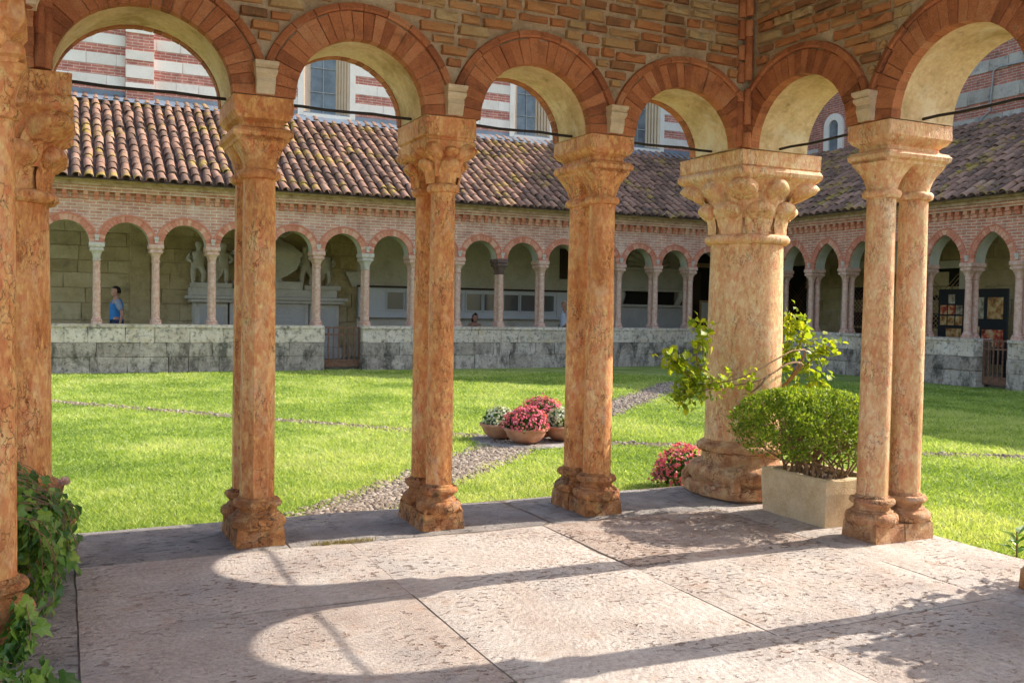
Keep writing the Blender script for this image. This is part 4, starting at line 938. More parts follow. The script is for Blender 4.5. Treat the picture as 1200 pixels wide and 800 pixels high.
def head_mesh(name, mat, s=1.0):
    mb = MB(); rings = []
    for i in range(13):
        t_ = i/12; z = .235*t_; ph = math.sin(PI*min(1, max(0, t_))**.9)
        w_ = [.018, .045, .055, .062, .067, .071, .073, .075, .076, .073, .064, .045, .008][i]; f = [.052, .085, .092, .092, .09, .091, .091, .094, .092, .086, .072, .047, .008][i]; b = [.0, .02, .045, .062, .076, .088, .096, .1, .1, .094, .08, .053, .008][i]
        r_ = []
        for j in range(20):
            a = 2*PI*j/20; x = math.cos(a); y = math.sin(a); dx = (f if x > 0 else b)*x
            if i == 5 and j in (0,): dx += .022
            if i == 6 and j == 0: dx += .014
            if i == 7 and j in (1, 19): dx -= .008
            if i == 3 and j == 0: dx += .005
            if i in (5, 6) and j in (5, 15): y *= 1.18
            r_.append((dx*s, y*w_*s, z*s))
        rings.append(r_)
    mb.grid(rings, True, True, True); return mb.mesh(name, mat, 80)
def hair_mesh(name, mat, s=1.0, long=False):
    mb = MB(); rings = []
    for i in range(8):
        t_ = i/7; z = .245*s*(.36+.64*t_) if not long else .25*s*(.0+1*t_); rr = math.sqrt(max(0, 1-(max(0, t_-.35)/.66)**2))
        r_ = []
        for j in range(20):
            a = 2*PI*j/20; x = math.cos(a); front = max(0, x)
            cut = .1 if (t_ < .62) else 1.0
            dx = ((.1*cut if x > 0 else .115)*x-(.03 if t_ < .62 and x > 0 else 0))*rr*s; r_.append((dx-.004, math.sin(a)*.088*rr*s, z+.006*math.sin(7*a+i)))
        rings.append(r_)
    mb.grid(rings, True, True, True); return mb.mesh(name, mat, 80, (.008, 25))
def hand(chains, wrist, d, side):
    w_ = Vector(wrist); d = Vector(d).normalized(); n = Vector((1, 0, 0)); lat = d.cross(n).normalized(); pal = w_+d*.07
    chains.append([(wrist, .024), (tuple(pal), (.03, .016))])
    for k, (o_, L) in enumerate(((-.03, .07), (-.01, .082), (.01, .077), (.03, .06))):
        a = pal+n*o_+d*.015; b = a+d*L*.55; c = b+d*L*.4+lat*.015*side; chains.append([(tuple(pal), (.03, .016)), (tuple(a), .0095), (tuple(b), .0085), (tuple(c), .007)])
    a = w_+d*.025+n*.035; b = a+d*.035+n*.018; chains.append([(wrist, .024), (tuple(a), .0105), (tuple(b), .008)])
def person(loc, rotz, label, shirt, trouser, hair, h=1.75, stride=.22, slv=None):
    """standing figure facing local +x"""
    T_ = thing('person', loc, label, 'person'); s = h/1.75; q = lambda x, y, z: (x*s, y*s, z*s)
    ch = [[(q(0, 0, .98), (.13*s, .11*s)), (q(.0, 0, 1.15), (.125*s, .095*s)), (q(0, 0, 1.32), (.15*s, .1*s)), (q(-.01, 0, 1.43), (.1*s, .075*s)), (q(0, 0, 1.50), .052*s), (q(.01, 0, 1.57), .05*s)]]
    legs, shoes = [], []
    for sd, f in ((1, stride), (-1, -stride)):
        hip = q(0, sd*.09, .92); knee = q(f*.45+.05, sd*.09, .5); ank = q(f-.03*(f < 0), sd*.085, .085); toe = q(f+.14, sd*.1, .035)
        ch.append([(q(0, 0, .98), (.13*s, .11*s)), (hip, .085*s), (knee, .055*s), (ank, .038*s), (toe, .03*s)]); legs.append([(q(0, 0, 1.0), (.145*s, .12*s)), (hip, .1*s), (knee, .075*s), (q(f*.95-.03*(f < 0), sd*.085, .11), .06*s)])
        shoes.append([(q(f-.06, sd*.085, .05), .045*s), (q(f+.05, sd*.09, .045), .046*s), (q(f+.16, sd*.1, .03), .035*s)])
        sh = q(-.01, sd*.17, 1.4); el = q(-.06-f*.25, sd*.22, 1.13); wr = q(.04-f*.5, sd*.22, .9)
        ch.append([(q(-.01, 0, 1.43), (.1*s, .075*s)), (sh, .05*s), (el, .038*s), (wr, .026*s)]); hand(ch, wr, (wr[0]-el[0], 0, wr[2]-el[2]), sd)
    skin('body', ch, 'skin', T_, loc, rotz)
    tor = [[(q(0, 0, .74), (.15*s, .125*s)), (q(0, 0, .8), (.165*s, .135*s)), (q(0, 0, .9), (.165*s, .135*s)), (q(0, 0, 1.0), (.16*s, .13*s)), (q(0, 0, 1.13), (.155*s, .122*s)), (q(0, 0, 1.32), (.175*s, .125*s)), (q(-.01, 0, 1.44), (.11*s, .085*s)), (q(0, 0, 1.49), .06*s)]]
    skin('shirt', tor, shirt, T_, loc, rotz)
    for sd, f in ((1, stride), (-1, -stride)):
        sh = q(-.01, sd*.16, 1.4); el = q(-.05-f*.18, sd*.215, 1.19); skin('sleeve', [[(q(-.01, sd*.1, 1.42), .075*s), (sh, .075*s), (el, .064*s)]], slv or shirt, T_, loc, rotz)
    skin('trousers', legs, trouser, T_, loc, rotz)
    for c in shoes: skin('shoe', [c], 'shoe', T_, loc, rotz)
    c_, s_ = math.cos(rotz), math.sin(rotz); hp = Vector(loc)+Vector((.02*s*c_, .02*s*s_, 1.51*s))
    put('head', head_mesh('head', 'skin', s), T_, hp, (0, 0, rotz)); put('hair', hair_mesh('hair', hair, s), T_, hp, (0, 0, rotz))
    for sd in (-1, 1):
        e = MB(); e.lathe([(0.002, -.008), (.009, 0), (.002, .008)], 8); lp = Vector((.086*s, sd*.03*s, .125*s)); put('eye', e.mesh('eye', 'hair_dark', 60), T_, hp+Vector((lp.x*c_-lp.y*s_, lp.x*s_+lp.y*c_, lp.z)))
    return T_
person((-1.09, 18.3, 0), PI, 'man in blue and grey T-shirt with dark hair walking along the gallery', 'shirt_blue', 'denim', 'hair_dark', 1.74, .2, 'shirt_grey')
person((10.42, 18.3, 0), PI, 'white-haired person in pale shirt standing in the gallery near the display case', 'shirt_white', 'beige_cloth', 'hair_white', 1.66, .1)
# seated person on a bench under the display case
bl = (8.12, 19.35, 0)
T_ = thing('person', bl, 'dark-haired person in brown top sitting low under the display case', 'person')
ch = [[((0, 0, .52), (.14, .12)), ((.0, .0, .7), (.13, .1)), ((.0, -.02, .85), (.15, .1)), ((0, -.03, .95), (.09, .07)), ((0, -.05, 1.01), .05)]]
for sd in (1, -1):
    ch.append([((0, 0, .52), (.14, .12)), ((sd*.1, -.08, .5), .085), ((sd*.11, -.44, .5), .055), ((sd*.11, -.46, .09), .038), ((sd*.12, -.6, .04), .03)])
    wr = (sd*.1, -.35, .56); ch.append([((0, -.03, .95), (.09, .07)), ((sd*.17, -.02, .92), .048), ((sd*.2, -.1, .7), .036), (wr, .026)])
    hand(ch, wr, (0, -1, -.1), sd)
skin('body', ch, 'skin', T_, bl)
skin('shirt', [[((0, 0, .48), (.165, .14)), ((0, 0, .7), (.15, .12)), ((0, -.02, .85), (.17, .12)), ((0, -.03, .95), (.1, .08))]], 'brown_cloth', T_, bl)
skin('trousers', [[((0, 0, .5), (.15, .13)), ((sd*.1, -.08, .5), .1), ((sd*.11, -.44, .5), .075), ((sd*.11, -.46, .12), .06)] for sd in (1, -1)], 'denim', T_, bl)
hp = Vector(bl)+Vector((0, -.06, 1.0)); put('head', head_mesh('head', 'skin'), T_, hp, (0, .25, -PI/2)); put('hair', hair_mesh('hair', 'hair_dark', 1.02, True), T_, hp+Vector((0, .012, 0)), (0, .25, -PI/2))
T_ = thing('bench', (8.1, 19.5, 0), 'plain stone bench against the gallery wall under the display case', 'bench')
mb = MB(); mb.box((-1.2, -.22, .34), (1.2, .22, .42)); put('seat', mb.mesh('seat', 'monument_stone'), T_, (8.1, 19.5, 0))
for x in (-.9, .9): mb = MB(); mb.box((x-.1, -.18, 0), (x+.1, .18, .335)); put('leg', mb.mesh('leg', 'monument_stone'), T_, (8.1, 19.5, 0))

# ================================================================== MONUMENTS
ML = (2.55, 20.15, 0)
T_ = thing('wall_tomb', ML, 'carved grey stone wall tomb with urn sarcophagus and four child figures', 'tomb')
def mp(nm, a, b, mat='monument_stone', bev=.012, parent=None, tint=.5):
    c = [(a[i]+b[i])/2 for i in range(3)]; me = boxmesh(nm, [a[i]-c[i] for i in range(3)], [b[i]-c[i] for i in range(3)], mat, bev, tint=tint)
    return put(nm, me, parent or T_, Vector(ML)+Vector(c))
mp('plinth', (-1.85, -.75, 0), (1.85, .05, .3))
for x0, x1, yy in ((-1.8, -1.02, -.62), (-.98, .98, -.7), (1.02, 1.8, -.62)):
    pn = mp('pedestal', (x0, yy, .3), (x1, .05, 1.42)); mp('panel', (x0+.1, yy-.012, .5), (x1-.1, yy+.01, 1.3), 'monument_panel', .006, pn)
    if x1-x0 > 1.5:
        for k in range(6): hwid = .62-.05*(k % 3); mp('inscription_line', (-hwid, yy-.016, 1.2-k*.1), (hwid, yy-.011, 1.218-k*.1), 'monument_stone', 0, pn)
mp('cornice', (-1.9, -.78, 1.42), (1.9, .05, 1.5)); mp('cornice', (-1.98, -.84, 1.5), (1.98, .05, 1.58))
mp('upper_plinth', (-1.9, -.6, 1.58), (1.75, .05, 1.78)); mp('upper_plinth', (-.85, -.62, 1.78), (.85, .05, 1.98))
for s in (-1, 1): mp('figure_base', (s*1.38-.48, -.55, 1.78), (s*1.38+.48, .05, 1.9))
mb = MB(); rect_loft(mb, [(.38, .2, 1.98), (.34, .18, 2.06), (.5, .22, 2.14), (.72, .27, 2.3), (.8, .3, 2.5), (.8, .3, 2.6), (.86, .32, 2.64), (.86, .32, 2.72), (.8, .3, 2.76), (.6, .26, 2.92), (.42, .2, 3.0), (.3, .16, 3.08)], .03, (0, -.28)); put('sarcophagus', mb.mesh('sarcophagus', 'monument_stone', 40), T_, ML)
mb = MB()
for s in (-1, 1): mb.tube([(0, -.3, 3.1), (s*.2, -.34, 3.2), (s*.42, -.32, 3.16), (s*.62, -.28, 3.28)], [.07, .08, .07, .03], 8)
put('garland', mb.mesh('garland', 'monument_stone', 60, (.02, 9)), T_, ML)
def putto(x, fl, lean):
    k = 1.0; o_ = Vector(ML)+Vector((x, -.3, 1.9)); q = lambda a, b, c: (a*fl, b, c)
    ch = [[(q(0, 0, .45), .11), (q(.02*lean, -.03, .58), .125), (q(.05*lean, 0, .72), .12), (q(.06*lean, 0, .8), .07), (q(.07*lean, 0, .85), .06), (q(.06*lean, -.02, .94), .1), (q(.06*lean, -.02, 1.03), .075)],
          [(q(0, 0, .45), .11), (q(-.08, 0, .38), .085), (q(-.1, -.06, .2), .06), (q(-.09, 0, .03), .045), (q(-.09, -.1, .0), .035)],
          [(q(0, 0, .45), .11), (q(.09, -.02, .38), .085), (q(.16, -.1, .22), .06), (q(.13, .0, .05), .045), (q(.14, -.1, .0), .035)],
          [(q(.05*lean, 0, .72), .12), (q(-.13, 0, .73), .055), (q(-.24, -.06, .58), .045), (q(-.14, -.16, .5), .035)],
          [(q(.05*lean, 0, .72), .12), (q(.18, 0, .74), .055), (q(.3, -.06, .66), .045), (q(.36, -.1, .82), .035)]]
    skin('child_statue', [[(p_, r_*1.12) for p_, r_ in c_] for c_ in ch], 'monument_stone', T_, o_)
putto(-1.72, 1, .6); putto(-1.12, -1, -.4); putto(.98, 1, -.4); putto(1.5, -1, .6)
for s in (-1, 1):
    mb = MB(); mb.grid([[(a*math.cos(t_), y, b*math.sin(t_)) for t_ in np.linspace(0, 2*PI, 17)[:-1]] for a, b, y in ((.2, .28, 0), (.19, .27, -.04), (.1, .15, -.08), (.01, .01, -.09))], True); put('shield', mb.mesh('shield', 'monument_stone', 50), T_, Vector(ML)+Vector((s*1.3, -.34, 2.25)))

# second monument near the gallery corner
ML = (14.25, 20.1, 0)
T_ = thing('wall_tomb', ML, 'pale stone wall tomb with scroll brackets and fluted shell top near the gallery corner', 'tomb')
mp('plinth', (-1.25, -.55, 0), (1.25, .05, .5)); mp('panel', (-1.15, -.42, .5), (1.15, .05, 1.5), 'monument_panel'); mp('cornice', (-1.25, -.52, 1.5), (1.25, .05, 1.58))
mp('recess', (-.95, -.2, 1.58), (.95, .05, 1.98), 'dark_void', 0); mp('cornice', (-1.25, -.5, 1.98), (1.25, .05, 2.08)); mp('chest', (-1.15, -.45, 2.08), (1.15, .05, 2.62)); mp('lid', (-1.25, -.5, 2.62), (1.25, .05, 2.72))
for s in (-1, 1):
    mb = MB(); mb.tube([(0, -.05, 0), (s*.03, -.2, .1), (s*.06, -.34, .3), (s*.06, -.4, .42), (s*.02, -.34, .48)], [.07, .1, .11, .1, .06], 10); put('scroll_bracket', mb.mesh('scroll_bracket', 'monument_stone', 60), T_, Vector(ML)+Vector((s*1.02, 0, 1.5)))
mb = MB()
for k in range(11):
    a = PI*(k+.5)/11; mb.tube([(math.cos(a)*.15, -.2, math.sin(a)*.12), (math.cos(a)*.5, -.26, math.sin(a)*.45), (math.cos(a)*.75, -.12, math.sin(a)*.7)], [.04, .085, .1], 8)
put('shell', mb.mesh('shell', 'monument_stone', 60), T_, Vector(ML)+Vector((0, 0, 2.74)))

# display case on the wall
ML = (8.5, 20.15, 0)
T_ = thing('display_case', ML, 'long white wall display case with glazed panes in the gallery', 'display case')
mp('back_panel', (-3.5, -.16, 1.08), (3.5, .05, 1.9), 'white_paint', .01)
mp('top_ledge', (-3.55, -.24, 1.9), (3.55, .05, 1.95), 'dark_wood', .005)
x = -2.7
for k in range(9):
    pn = mp('pane', (x, -.185, 1.32), (x+.46, -.165, 1.78), 'case_glass', 0)
    for a, b in (((x-.03, -.21, 1.28), (x+.49, -.18, 1.318)), ((x-.03, -.21, 1.782), (x+.49, -.18, 1.82)), ((x-.03, -.21, 1.32), (x-.002, -.18, 1.78)), ((x+.462, -.21, 1.32), (x+.49, -.18, 1.78))): mp('frame', a, b, 'white_paint', 0, pn)
    x += .55 if k % 2 == 0 else .62
mp('end_board', (2.55, -.2, 1.15), (3.45, -.165, 1.86), 'white_paint', .004)
ML = (4.98, 20.1, 1.9)
T_ = thing('wall_bracket', ML, 'cream moulded stone bracket on the gallery wall above the display case end', 'bracket')
mb = MB(); rect_loft(mb, [(.16, .12, 0), (.18, .14, .06), (.3, .2, .26), (.36, .24, .34), (.36, .24, .4)], .01); put('bracket_block', mb.mesh('bracket_block', 'monument_stone', 30), T_, ML)
ML = (11.4, 20.15, 2.3)
T_ = thing('wall_plaque', ML, 'dark narrow relief plaque high on the plastered gallery wall', 'plaque')
mp('slab', (-.16, -.05, 0), (.16, .05, .9), 'dark_wood', .01); mp('frame', (-.2, -.03, -.06), (.2, .06, -.002), 'monument_stone', .005); mp('frame', (-.2, -.03, .902), (.2, .06, .96), 'monument_stone', .005)
# doorway at the corner end of the gallery
ML = (16.7, 20.18, 0)
T_ = thing('doorway', ML, 'dark open doorway with wooden lintel at the gallery corner', 'doorway')
mp('opening', (-.95, -.03, 0), (.95, .02, 3.6), 'dark_void', 0)
for s in (-1, 1): mp('jamb', (s*1.02-.09, -.14, 0), (s*1.02+.09, .02, 3.6), 'dark_wood', .01)
mp('lintel', (-1.0, -.3, 2.8), (1.0, -.12, 2.94), 'pale_wood', .01); mp('leaf', (-.9, -.12, 0), (-.35, -.06, 2.7), 'dark_wood', .01)
ML = (16.1, 19.5, 0)
T_ = thing('notice_stand', ML, 'small framed notice on a wooden stand at the gallery corner', 'notice')
mp('board', (-.2, -.02, 1.1), (.2, .02, 1.75), 'pale_wood', .008); mp('paper', (-.14, -.026, 1.2), (.14, -.021, 1.68), 'paper', 0); mp('post', (-.03, -.02, 0), (.03, .02, 1.098), 'dark_wood', 0); mp('foot', (-.2, -.15, 0), (.2, .15, .03), 'dark_wood', .005)

# side gallery: lattice doors and picture boards
def lattice_door(y0, y1, zt, label, fan=True):
    L = Vector((18.94, (y0+y1)/2, 0)); T_ = thing('lattice_door', L, label, 'door'); hw_ = (y1-y0)/2
    def q(nm, a, b, mat, par=None):
        c = Vector([(a[i]+b[i])/2 for i in range(3)]); me = boxmesh(nm, Vector(a)-c, Vector(b)-c, mat, 0); return put(nm, me, par or T_, L+c)
    q('opening', (.0, -hw_, .05), (.02, hw_, zt), 'dark_void')
    for s in (-1, 1): q('jamb', (-.06, s*(hw_+.08)-.08, 0), (.04, s*(hw_+.08)+.08, zt), 'wall_plaster')
    q('lintel', (-.07, -hw_-.2, zt), (.04, hw_+.2, zt+.2), 'wall_plaster'); q('bottom_panel', (-.03, -hw_, .05), (-.005, hw_, 1.0), 'pale_wood' if fan else 'dark_wood')
    mb = MB(); n = int((zt-1.0+2*hw_)/.13)
    for k in range(n):
        a = -2*hw_+k*.13
        for sg in (1, -1):
            p0 = (a, 0); pts_ = []
            for tt in np.linspace(0, zt-1.0, 24):
                y = a+tt if sg > 0 else -(a+tt)
                if -hw_ <= y <= hw_: pts_.append((-.02-.008*sg, y, 1.0+tt))
            if len(pts_) > 1: mb.tube([pts_[0], pts_[-1]], .012, 4)
    put('lattice', mb.mesh('lattice', 'pale_wood' if fan else 'rust'), T_, L)
lattice_door(12.45, 13.5, 2.65, 'tall lattice door in the side gallery wall beside the picture boards')
lattice_door(15.4, 16.4, 2.75, 'lattice door in the side gallery wall, farther from picture boards', False)
lattice_door(18.0, 19.0, 2.9, 'lattice-topped door at the corner end of the side gallery', False)
ML = (17.3, 10.95, 0)
T_ = thing('picture_board', ML, 'black folding display board with framed religious pictures in the side gallery', 'display board')
for y0, y1 in ((-1.12, -.02), (.02, .78)):
    bd = mp('board', (-.02, y0, .3), (.02, y1, 2.05), 'black_board', .01)
    for yy in (y0+.03, y1-.03): mp('leg', (-.03, yy-.025, 0), (.03, yy+.025, .298), 'black_board', 0, bd)
pics = [(-1.0, 1.35, .4, .5, 'picture_gold'), (-.5, 1.35, .36, .5, 'picture_grey'), (-1.02, .7, .55, .4, 'picture_red'), (-.4, .75, .34, .42, 'picture_gold'), (.1, .6, .42, .5, 'picture_gold')]
for k in range(3):
    for j in range(3):
        if not (k == 2 and j != 1): pics.append((.08+j*.22, 1.18+k*.26, .18, .22, random.choice(('picture_red', 'picture_gold', 'picture_grey'))))
for y, z, w_, h_, mt in pics: mp('picture', (-.034, y, z), (-.021, y+w_, z+h_), mt, 0)

# ================================================================== STONE TROUGHS, BUSH, IVY, ROSE, FLOWERS
def trough(c, sx, sy, h_, label):
    T_ = thing('stone_trough', c, label, 'planter'); t_ = .05
    mb = MB(); outer = [(sx, sy), (-sx, sy), (-sx, -sy), (sx, -sy)]
    def rr(a, b, z, n=6):
        pts_ = []
        for (x0, y0), (x1, y1) in zip(((a, -b), (a, b), (-a, b), (-a, -b)), ((a, b), (-a, b), (-a, -b), (a, -b))):
            for k in range(n): pts_.append((x0+(x1-x0)*k/n, y0+(y1-y0)*k/n, z))
        return pts_
    mb.grid([rr(sx*.97, sy*.97, 0), rr(sx*.98, sy*.98, h_*.3), rr(sx, sy, h_*.7), rr(sx, sy, h_-.01), rr(sx-.01, sy-.01, h_), rr(sx-t_, sy-t_, h_), rr(sx-t_, sy-t_, h_-.06)], True, True, False)
    put('basin', mb.mesh('basin', 'trough_stone', None, (.006, 14)), T_, c)
    mb = MB(); mb.face([(sx-t_+.01, sy-t_+.01, h_-.04), (-sx+t_-.01, sy-t_+.01, h_-.04), (-sx+t_-.01, -sy+t_-.01, h_-.04), (sx-t_+.01, -sy+t_-.01, h_-.04)]); put('soil', mb.mesh('soil', 'soil'), T_, c)
    return T_
trough((2.60, .315, 0), .25, .315, .315, 'rough beige stone trough planted with clipped bush beside thick column')
trough((-2.64, .3, 0), .25, .32, .42, 'stone trough overgrown with hanging ivy')

def leaf_geom(mb, P, n, d, L, w_, tint, fold=.25):
    d = d.normalized(); s = d.cross(n)
    if s.length < 1e-3: s = d.orthogonal()
    s.normalize(); n = s.cross(d).normalized(); f = fold*w_
    a = P; m1 = P+d*L*.45; t_ = P+d*L-n*L*.12; l = P+d*L*.4+s*w_*.5+n*f; r = P+d*L*.4-s*w_*.5+n*f
    k = len(mb.v); mb.v += [tuple(x) for x in (a, l, t_, r, m1)]
    for f_ in ((0, 4, 1), (1, 4, 2), (0, 3, 4), (3, 2, 4)): mb.f.append(tuple(k+i for i in f_)); mb.t.append(tint); mb.m.append(0)
def rvec():
    while True:
        v = Vector((random.uniform(-1, 1), random.uniform(-1, 1), random.uniform(-1, 1)))
        if .01 < v.length < 1: return v.normalized()
# clipped bush
BL = Vector((2.52, .32, .28))
T_ = thing('clipped_bush', BL, 'dense green clipped bush with bare twigs below, growing in beige trough', 'bush')
mb = MB(); tips = []
for k in range(46):
    a = random.uniform(0, 2*PI); e = random.uniform(.25, 1.0); p0 = Vector((random.uniform(-.12, .2), random.uniform(-.24, .24), 0))
    p3 = Vector((.46*e*math.cos(a)-.02, .48*e*math.sin(a), random.uniform(.18, .44))); p1 = p0+Vector((.05*math.cos(a), .05*math.sin(a), .1))+rvec()*.03; p2 = (p1+p3)/2+rvec()*.06
    mb.vine([p0, p1, p2, p3], (.009, .003), 5, 3); tips.append(p3)
    for q in range(3):
        b = p2+rvec()*.02; mb.tube([b, b+(p3-p2)*.5+rvec()*.07, b+(p3-p2)*.9+rvec()*.12], [.004, .003, .002], 4)
put('branches', mb.mesh('branches', 'bark', 60), T_, BL)
mb = MB()
for k in range(15000):
    a = random.uniform(0, 2*PI); z = random.random(); rad = random.random()**.28
    lx, ly = .5*(1+.12*math.sin(3*a+1)+.1*math.sin(7*a+9*z)), .5*(1+.1*math.sin(4*a)+.08*math.sin(9*a+5*z))
    zz = z**.8; prof_ = math.sqrt(max(0, 1-max(0, (zz-.35)/.68)**3))*(.72+.28*min(1, zz/.3))
    P = Vector((lx*rad*prof_*math.cos(a)-.04, ly*rad*prof_*math.sin(a), .14+.46*zz))
    nn = mnoise.noise(P*9)
    if nn < -.15 and random.random() < .85: continue
    if zz < .3 and random.random() < .5: continue
    o_ = Vector((math.cos(a), math.sin(a), .9*zz)).normalized(); d = (o_*.6+rvec()*.9+Vector((0, 0, .35)))
    leaf_geom(mb, P, (o_+rvec()*.5), d, random.uniform(.022, .042), random.uniform(.012, .02), min(1, max(0, random.gauss(.42+.25*zz*rad+.3*nn, .22))))  # upper outer leaves tinted lighter: sunlight on the top painted into leaf colour
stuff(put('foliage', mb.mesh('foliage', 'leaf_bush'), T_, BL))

# leaf meshes for ivy and rose
def leaf_meshes(n, mat, kind):
    out = []
    for i in range(n):
        mb = MB(); tint = i/(n-1)
        if kind == 'ivy':
            pts_ = [(0, 0), (.32, -.12), (.5, .12), (.36, .3), (.42, .62), (.16, .66), (0, 1.05), (-.16, .66), (-.42, .62), (-.36, .3), (-.5, .12), (-.32, -.12)]
            ctr = (0, .25, .06); k = 0; mb.v = [ctr]+[(x, y+random.uniform(-.04, .04), .12*abs(x)-.25*y*y*random.uniform(.2, .6)) for x, y in pts_]
            for j in range(12): mb.f.append((0, 1+j, 1+(j+1) % 12)); mb.t.append(tint); mb.m.append(0)
        else:
            ys_ = [0, .2, .45, .7, .9, 1.05]; ws = [.03, .3, .4, .34, .16, .0]; bend = random.uniform(.1, .4)
            rows = [[(-w_, y, .18*w_-bend*y*y), (0, y, -bend*y*y-.03), (w_, y, .18*w_-bend*y*y)] for y, w_ in zip(ys_, ws)]; mb.grid(rows, False, tint=tint)
        out.append(mb.mesh('leaf', mat, 70 if kind != 'ivy' else None))
    return out
ivy_leaves = leaf_meshes(8, 'leaf_ivy', 'ivy'); rose_leaves = leaf_meshes(8, 'leaf_rose', 'rose')
def ivy(base, label, strands, nleaf, cat='ivy'):
    T_ = thing('ivy', base, label, cat); mb = MB(); spots = []
    for st in strands:
        pts_ = [Vector(p) for p in st]; mb.vine([p-Vector(base) for p in pts_], (.0032, .002), 4, 3)
        for i in range(len(pts_)-1): spots.append((pts_[i], pts_[i+1]))
    put('stems', mb.mesh('stems', 'bark', 60), T_, base)
    fo = MB()
    for k in range(nleaf*5):
        a, b = random.choice(spots); P = a.lerp(b, random.random())+rvec()*random.uniform(0, .06)-Vector((.02, -.01, 0))
        if P.z > .03: leaf_geom(fo, P-Vector(base), Vector((1, -.7, .4))+rvec()*.6, Vector((0, 0, -1))+rvec()*.8, random.uniform(.04, .075), random.uniform(.022, .04), random.random()*.8)
    stuff(put('foliage', fo.mesh('foliage', 'leaf_ivy'), T_, base))
    for k in range(nleaf):
        a, b = random.choice(spots); P = a.lerp(b, random.random())+rvec()*random.uniform(.0, .07)
        if P.z < .012: P.z = .02
        out = Vector((1, -.75, .45))+rvec()*.75; dn = Vector((0, 0, -1))+rvec()*.7
        n_ = out.normalized(); d = (dn-n_*dn.dot(n_)).normalized(); s_ = d.cross(n_)
        M3 = Matrix((s_, d, n_)).transposed(); sz = random.uniform(.045, .085)
        put('leaf', random.choice(ivy_leaves), T_, P, M3.to_euler(), (sz, sz, sz))
    return T_
strands = []
for k in range(40):
    y0 = random.uniform(0, .68); x0 = -2.5+random.uniform(-.25, .1); top = Vector((x0, y0, .44+random.uniform(0, .06)))
    bulge = Vector((-2.33+random.uniform(-.05, .08)+.1*(y0 > .4), y0+random.uniform(-.1, .12), .38+random.uniform(-.02, .08))); L_ = random.uniform(.12, .46)
    strands.append([top+Vector((-.1, 0, -.06)), top, bulge, bulge+Vector((random.uniform(-.01, .06), random.uniform(-.05, .05), -L_*.5)), bulge+Vector((random.uniform(-.01, .08), random.uniform(-.08, .08), -L_))])
for k in range(14):
    y0 = random.uniform(.5, .95); strands.append([(-2.55, y0-.2, .45), (-2.42, y0, .52+random.uniform(0, .06)), (-2.22+random.uniform(-.05, .06), y0+.08, .36), (-2.16+random.uniform(-.04, .04), y0+random.uniform(0, .15), random.uniform(.05, .2))])
ivy((-2.5, .3, .4), 'dark green ivy hanging thickly over the stone trough between marble columns', strands, 300)
strands = []
for k in range(12): p0 = Vector((-2.5, -1.0, .02)); p1 = p0+Vector((random.uniform(.0, .22), random.uniform(-.2, .15), random.uniform(.05, .14))); strands.append([p0, p1, p1+Vector((random.uniform(-.03, .1), random.uniform(-.08, .1), random.uniform(-.06, .02)))])
for k in range(3): strands.append([(-2.4, -.6, .02), (-2.33+.02*k, -.52-.04*k, .1), (-2.31, -.47, .16+.03*k)])
ivy((-2.45, -.9, 0), 'low ivy tuft creeping over floor slabs at the foot of the column pair', strands, 110)
# rose blossom on the ivy side
T_ = thing('rose_bloom', (-2.17, .98, .42), 'single pale pink rose bloom at the edge of the hanging ivy', 'flower')
mb = MB()
for k in range(16): a = k*2.4; e = .2+.05*k; d = Vector((math.cos(a)*e, math.sin(a)*e, 1-.05*k)); leaf_geom(mb, Vector((0, 0, 0)), Vector((math.cos(a), math.sin(a), .3)), d, .045, .04, random.random(), .3)
put('petals', mb.mesh('petals', 'petal_rose'), T_, (-2.17, .98, .42)); mb = MB(); mb.tube([(0, 0, 0), (-.03, -.05, -.1), (-.1, -.12, -.16)], .004, 5); put('stem', mb.mesh('stem', 'bark'), T_, (-2.17, .98, .42))

# climbing rose round the thick column
RL = Vector((2.55, 1.8, G0))
T_ = thing('climbing_rose', RL, 'climbing rose with bright yellow-green leaves twining round the thick column', 'climbing plant')
stems = [[(2.98, 1.78, -.1), (3.06, 1.5, .5), (3.1, 1.15, .95), (2.98, .9, 1.12), (2.75, .795, 1.13), (2.55, .765, 1.06), (2.35, .775, .97), (2.15, .86, .9), (2.02, 1.0, .88)],
         [(3.02, 1.6, .4), (3.08, 1.2, .85), (2.92, .87, 1.02), (2.7, .775, 1.04), (2.5, .745, .96), (2.32, .77, .9), (2.1, .88, .86), (1.96, .98, .8), (1.9, 1.0, .74)],
         [(2.5, .745, .96), (2.42, .74, .9), (2.36, .76, .84), (2.28, .78, .82)],
         [(2.1, .9, .9), (2.02, .98, 1.05), (2.06, 1.0, 1.2), (2.1, 1.02, 1.34)], [(2.02, 1.0, .88), (1.92, 1.0, .98), (1.82, 1.0, 1.06), (1.76, 1.0, 1.08)],
         [(2.0, .98, .86), (1.92, .96, .86), (1.84, .95, .8)],
         [(3.06, 1.5, .5), (3.08, 1.3, .95), (3.1, 1.2, 1.25), (3.03, 1.15, 1.4)], [(3.0, 1.5, .6), (3.2, 1.2, .95), (3.28, 1.05, 1.1), (3.34, 1.0, 1.18)],
         [(3.02, 1.5, .5), (3.16, 1.2, .75), (3.22, 1.05, .86), (3.28, 1.0, .86)], [(3.08, 1.3, .95), (3.14, 1.15, 1.15), (3.14, 1.1, 1.34)]]
mb = MB()
for s in stems: mb.vine([Vector(p)-RL for p in s], (.0105, .003))
put('stems', mb.mesh('stems', 'bark', 60), T_, RL)
lf = [(3, 0, 170), (4, 0, 150), (5, 0, 80), (6, 1, 150), (7, 1, 130), (8, 1, 110), (9, 0, 120), (0, 6, 70), (1, 6, 70), (2, 1, 12)]
nl = 0; lfs = []; fo = MB()
